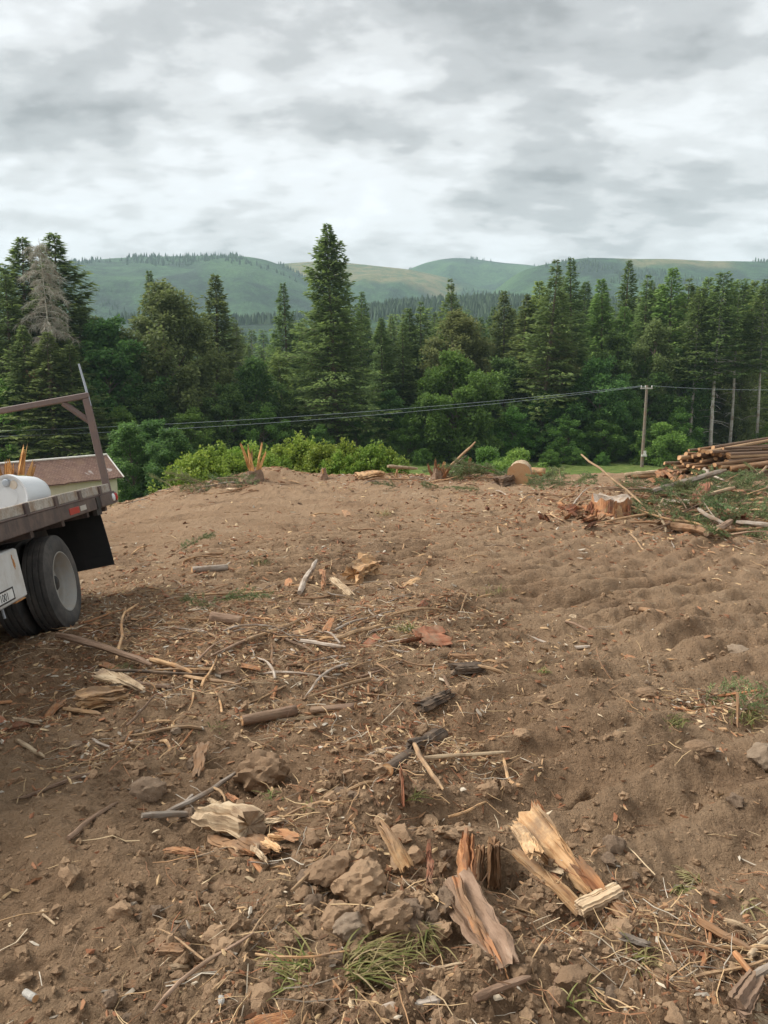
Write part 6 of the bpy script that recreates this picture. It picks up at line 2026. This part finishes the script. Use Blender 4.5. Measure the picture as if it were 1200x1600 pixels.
# poles and planks
stick(213, 765, 241, 745, .11, 'broken orange log leaning up at the left berm', 'wood_fresh', .01, .05, .75, 3, 'log', 'log')
stick(240, 745, 245, 750, .05, 'grey branch hanging off the leaning log', 'wood_grey', .05, .78, .45)
stick(232, 752, 247, 760, .07, 'short pale log right of the leaning log', 'wood_pale', .02, .25, .05)
stick(258, 745, 283, 742, .07, 'pale broken branch on the left berm before the shrubs', 'wood_grey', .03, .25, .45)
stick(690, 742, 742, 742, .06, 'long thin pole leaning right from the splintered stump', 'stick_tan', .01, .15, 1.35)
stick(688, 742, 728, 742, .05, 'second thin pole leaning right below the longer one', 'wood_grey', .01, .1, .85)
stick(606, 742, 652, 743, .07, 'pale squared pole lying left of the splintered stump', 'wood_pale', .005, .45, .38)
stick(619, 746, 621, 742, .05, 'short post propping the pale squared pole', 'wood_fresh', .01, .0, .38)
stick(975, 742, 1045, 740, .09, 'long pale plank pointing at the log pile', 'wood_pale', .005, .12, .3)
stick(985, 746, 1030, 742, .09, 'second pale plank below the longer one', 'wood_fresh', .005, .08, .12)
shard(555, 747, 605, 745, .5, .3, .3, 'pale torn log end at the far edge before the shrubs', 'wood_fresh', .2, .5, .05, .1, .2, 0, 52)
stick(1018, 780, 1132, 765, .09, 'long pale pole on the right slash heap', 'wood_grey', .008, .2, .5)
stick(1098, 792, 1146, 785, .06, 'short white barked branch on the right heap', 'wood_pale', .02, .25, .35)
stick(1042, 828, 1106, 842, .09, 'thick brown bent log at the front of the right heap', 'wood_brown', .05, .1, .1, None, 'log', 'log')
stick(1104, 842, 1142, 829, .075, 'dark log end joining the brown bent log', 'bark_brown', .02, .1, .2, None, 'log', 'log')
stick(1090, 818, 1132, 831, .045, 'grey curved branch behind the brown bent log', 'wood_grey', .04, .3, .15)
stick(1150, 832, 1215, 838, .06, 'grey branch at the right edge of the heap', 'wood_grey', .02, .2, .2)
stick(1118, 803, 1215, 799, .13, 'thick peeled log at the right edge', 'wood_fresh', .005, .12, .15, None, 'log', 'log')
stick(1100, 750, 1130, 768, .05, 'pale thin branch below the log pile', 'wood_grey', .02, .4, .3)
stick(1135, 775, 1200, 740, .05, 'long straw coloured branch rising along the right heap', 'stick_tan', .01, .2, .5)
stick(905, 764, 1005, 800, .03, 'thin bent branch leaning across the big sawn stump', 'stick_tan', .03, .9, .15)
shard(1036, 762, 1054, 756, .5, .4, .35, 'orange torn stump piece left of the log pile', 'wood_orange', .3, .4, .1, .3, .2, 0, 53, 'stump_chunk', 'stump')
shard(1058, 772, 1070, 764, .35, .3, .3, 'small orange torn stump piece below the log pile', 'wood_orange', .3, .4, .1, .3, .2, 0, 54, 'stump_chunk', 'stump')
shard(1086, 800, 1098, 785, .3, .22, .25, 'red brown torn root standing in the right heap', 'bark_red', .2, .4, .05, .45, .2, 0, 55, 'stump_chunk', 'stump')
shard(1146, 793, 1160, 789, .22, .15, .15, 'orange broken branch end in the right heap', 'wood_orange', .3, .4, .3, .3, .2, 0, 56)
shard(1120, 815, 1170, 818, .4, .3, .15, 'red bark sheet under the right heap', 'bark_red', .3, .4, .15, .15, .2, 0, 57, 'bark_piece', 'bark')
shard(880, 806, 900, 800, .3, .2, .2, 'dark red bark chunk left of the big sawn stump', 'bark_red', .3, .4, .05, .1, .2, 0, 58, 'bark_piece', 'bark')
stick(985, 835, 1010, 862, .02, 'short thin stick on the dirt left of the right heap', 'stick_tan', .02)
stick(1036, 805, 1040, 835, .03, 'pale crooked branch standing left of the right heap', 'wood_pale', .12, .35, .05)

# log pile: every log a thing
rg = np.random.default_rng(55)
lp = np.array([11.7, 26.6, 0.0])
dirv = Vector((0.86, 0.51, 0.0)).normalized()
side = Vector((-dirv.y, dirv.x, 0))
meshes = [log_mesh('log', 1.0, .5, .36, 60 + q, ['bark_brown', 'wood_brown', 'stick_tan', 'bark_brown'][q % 4], 12, 7) for q in range(8)]
z_row = 0.0
for row in range(10):
    n_ = [12, 12, 11, 11, 10, 9, 8, 7, 5, 4][row]
    for q in range(n_):
        dm_ = rg.uniform(.08, .165)
        a_ = Vector((11.25 + .09 * row, lp[1] + 0.3, 0)) - side * ((q - n_ * .5) * .21 + rg.normal() * .03) + dirv * rg.uniform(-.75, .9)
        L = rg.uniform(3.0, 6.5)
        gz = float(H(np.array([a_.x + .8]), np.array([a_.y]))[0])
        a_.z = gz + z_row + dm_ * .5 + rg.normal() * .03
        dv = (dirv + side * rg.normal() * .11 + Vector((0, 0, rg.normal() * .035 + .012))).normalized()
        o = link_obj('log', meshes[int(rg.integers(8))])
        o.matrix_world = frame_to(a_, a_ + dv, rg.random() * 6.28) @ Matrix.Diagonal((L, dm_, dm_, 1))
        if row == 9 and q == 0:
            tag(o, 'topmost log of the pile, jutting out to the left', 'log')
        elif row == 8 and q == 0:
            tag(o, 'log with pale cut end near the top left of the pile', 'log')
        else:
            tag(o, 'brown barked log stacked in the pile at the right', 'log', 'logs in the pile')
    z_row += .105
lay('log', 1140, 738, 1230, 728, lambda L: log_mesh('log', L, .10, .11, 71, 'wood_brown', 14), .35, .65, 0, 'loose brown log slanting in front of the pile', 'log')


# ------------------------------------------------------------------ say which one: look, size and nearest landmark of each repeat
LAND = [(522, 500, 'the tallest conifer'), (268, 560, 'the olive tree'), (60, 450, 'the grey dead tree'), (712, 630, 'the bright maple'), (904, 470, 'the darkest right spire'), (335, 500, 'the dense left conifer'),
        (1006, 660, 'the utility pole'), (1120, 620, 'the pale bare trunks'), (1052, 440, 'the yellow green conifer'), (170, 600, 'the left leafy tree'), (395, 640, 'the middle leafy tree'), (965, 560, 'the light leafy tree'),
        (790, 520, 'the broad conifer by the maple'), (640, 530, 'the bluish conifer'), (477, 700, 'the tallest shrub'), (130, 735, 'the shed'), (1100, 715, 'the log pile'), (810, 740, 'the thick sawn log'),
        (955, 780, 'the big sawn stump'), (684, 725, 'the splintered orange stump'), (398, 735, 'the tall splintered stump'), (228, 745, 'the leaning log'), (1090, 835, 'the brown bent log'), (1075, 772, 'the long pale pole'),
        (90, 910, 'the truck wheel'), (150, 1034, 'the long pole'), (160, 1090, 'the bark curl'), (330, 950, 'the green sprig'), (567, 903, 'the orange stump chunk'), (676, 1003, 'the red bark slab'), (482, 914, 'the propped grey stick'),
        (420, 1124, 'the thick brown branch'), (680, 1100, 'the black bark piece'), (648, 1185, 'the dark log'), (730, 1190, 'the pale straight stick'), (230, 1244, 'the large brown stone'), (408, 1222, 'the largest clod'),
        (385, 1315, 'the frayed root chunk'), (627, 1240, 'the red bark plate'), (745, 1345, 'the split stump'), (870, 1370, 'the large pale slab'), (935, 1440, 'the pale wood block'), (560, 1508, 'the largest grass tuft'),
        (1065, 1395, 'the right grass tuft'), (1153, 1020, 'the flat slab stone'), (1192, 1192, 'the right edge stone'), (1110, 1110, 'the right green sprig'), (1130, 1475, 'the lower right stick'), (145, 1285, 'the peeled tip stick'),
        (80, 1432, 'the two pale straws'), (172, 1566, 'the small brown stone'), (640, 1575, 'the bottom edge stick'), (612, 1440, 'the blocky clod'), (850, 930, 'the middle rut'), (290, 1335, 'the curved orange chip')]
WORD = {'wood_bright': 'yellow', 'stick_tan': 'tan', 'wood_brown': 'brown', 'wood_grey': 'grey', 'wood_fresh': 'yellow', 'bark_brown': 'dark brown', 'wood_orange': 'orange', 'bark_red': 'red', 'wood_pale': 'pale', 'earth_lump': 'brown', 'stone_dusty': 'stony',
        'needles': 'dark green', 'needles_light': 'light green', 'needles_cut': 'green', 'leaf_deep': 'mid green', 'leaf_maple': 'fresh green', 'leaf_shrub': 'bright green'}
AUTO = {'loose sticks scattered over the dirt': 'stick', 'loose splinters strewn on the dirt': 'splinter', 'loose clods on the turned soil': 'clod', 'bark slabs around the big stump': 'bark slab', 'logs in the pile': 'stacked log',
        'cut boughs heaped on the right': 'heaped bough', 'cut boughs at the front of the right heap': 'cut bough', 'cut boughs below the log pile': 'cut bough', 'cut boughs near the sawn log': 'cut bough', 'cut boughs on the left berm': 'cut bough',
        'cut boughs behind the splintered stumps': 'cut bough', 'flattened boughs in front of the splintered stumps': 'flattened bough', 'branches tangled in the right heap': 'bare branch', 'branches at the far edge': 'bare branch',
        'branches on the left berm': 'bare branch', 'branches around the big stump': 'bare branch', 'branches in the left debris': 'bare branch', 'leafy understory trees along the forest edge': 'understory tree',
        'conifers filling the forest behind the front row': 'rear conifer', 'hazy conifers farther down the valley': 'hazy conifer', 'shrubs along the edge of the clearing': 'leafy shrub', 'low weedy bushes': 'low weedy bush'}
bpy.context.view_layer.update()
todo = {}
for o in COL.objects:
    if o.parent is None and o.get('group') in AUTO and not str(o.get('label', '')).startswith('tallest'):
        kind_w = AUTO[o['group']]
        loc = o.matrix_world.translation.copy()
        ms = o if o.type == 'MESH' else next((c_ for c_ in o.children if c_.name.startswith(('crown', 'needles'))), None)
        col_w = WORD.get(ms.data.materials[0].name, 'brown') if ms else 'green'
        ln = o.matrix_world.to_scale()[0]
        if o.type == 'MESH':
            loc = loc + o.matrix_world.to_3x3() @ Vector((.5 if 'clod' not in kind_w else 0, 0, 0))
        elif 'conifer' in kind_w or 'tree' in kind_w:
            loc.z += o['H'] * ln * .85 if 'H' in o else 0
        dz = loc.z - CAMZ
        dep = loc.y * CP - dz * SP
        qx = 600 + F * loc.x / dep; qy = 800 - F * (loc.y * SP + dz * CP) / dep
        todo.setdefault(o['group'], []).append((o, kind_w, col_w, ln * F / dep, qx, qy))
taken = {}
for grp, items in todo.items():
    sizes = sorted(t[3] for t in items)
    s1, s2_ = sizes[len(sizes) // 3], sizes[(2 * len(sizes)) // 3]
    for o, kind_w, col_w, ap, qx, qy in items:
        size_w = ('small ' if ap < s1 else 'large ' if ap > s2_ else '') if kind_w in ('clod', 'leafy shrub', 'low weedy bush') or 'bough' in kind_w or 'conifer' in kind_w or 'tree' in kind_w else ('short ' if ap < s1 else 'long ' if ap > s2_ else '')
        near_l = sorted(LAND, key=lambda l: (l[0] - qx) ** 2 + (l[1] - qy) ** 2)[:4]
        lab = None
        for lx, ly, ph in near_l:
            dx, dy = qx - lx, qy - ly
            r_ = math.hypot(dx, dy)
            nr_w = 'close' if r_ < 45 else 'well' if r_ > 110 else ''
            v_w = 'above' if dy < 0 else 'below'
            h_w = 'left of' if dx < 0 else 'right of'
            pos_w = v_w if abs(dy) > 2.2 * abs(dx) else h_w if abs(dx) > 2.2 * abs(dy) else v_w + ' and ' + h_w
            cand = ' '.join((size_w + col_w + ' ' + kind_w + ' ' + nr_w + ' ' + pos_w + ' ' + ph).split())
            if lab is None:
                lab = cand
            if cand not in taken:
                lab = cand
                break
        taken[lab] = 1
        o['label'] = lab

# ------------------------------------------------------------------ the air: thin blue haze over the valley
m = bpy.data.materials.new('haze_air')
m.use_nodes = True
nt = m.node_tree
nt.nodes.clear()
pv = node(nt, 'ShaderNodeVolumePrincipled')
pv.inputs['Color'].default_value = (0.62, 0.84, 0.92, 1)
pv.inputs['Density'].default_value = 0.00018
pv.inputs['Anisotropy'].default_value = 0.0
mo = node(nt, 'ShaderNodeOutputMaterial')
link(nt, pv.outputs[0], mo.inputs['Volume'])
mb = MB()
mb.box((-9500, -120, -75), (9500, 9600, 490))
hz = mb.obj('haze', m)
hz['kind'] = 'stuff'
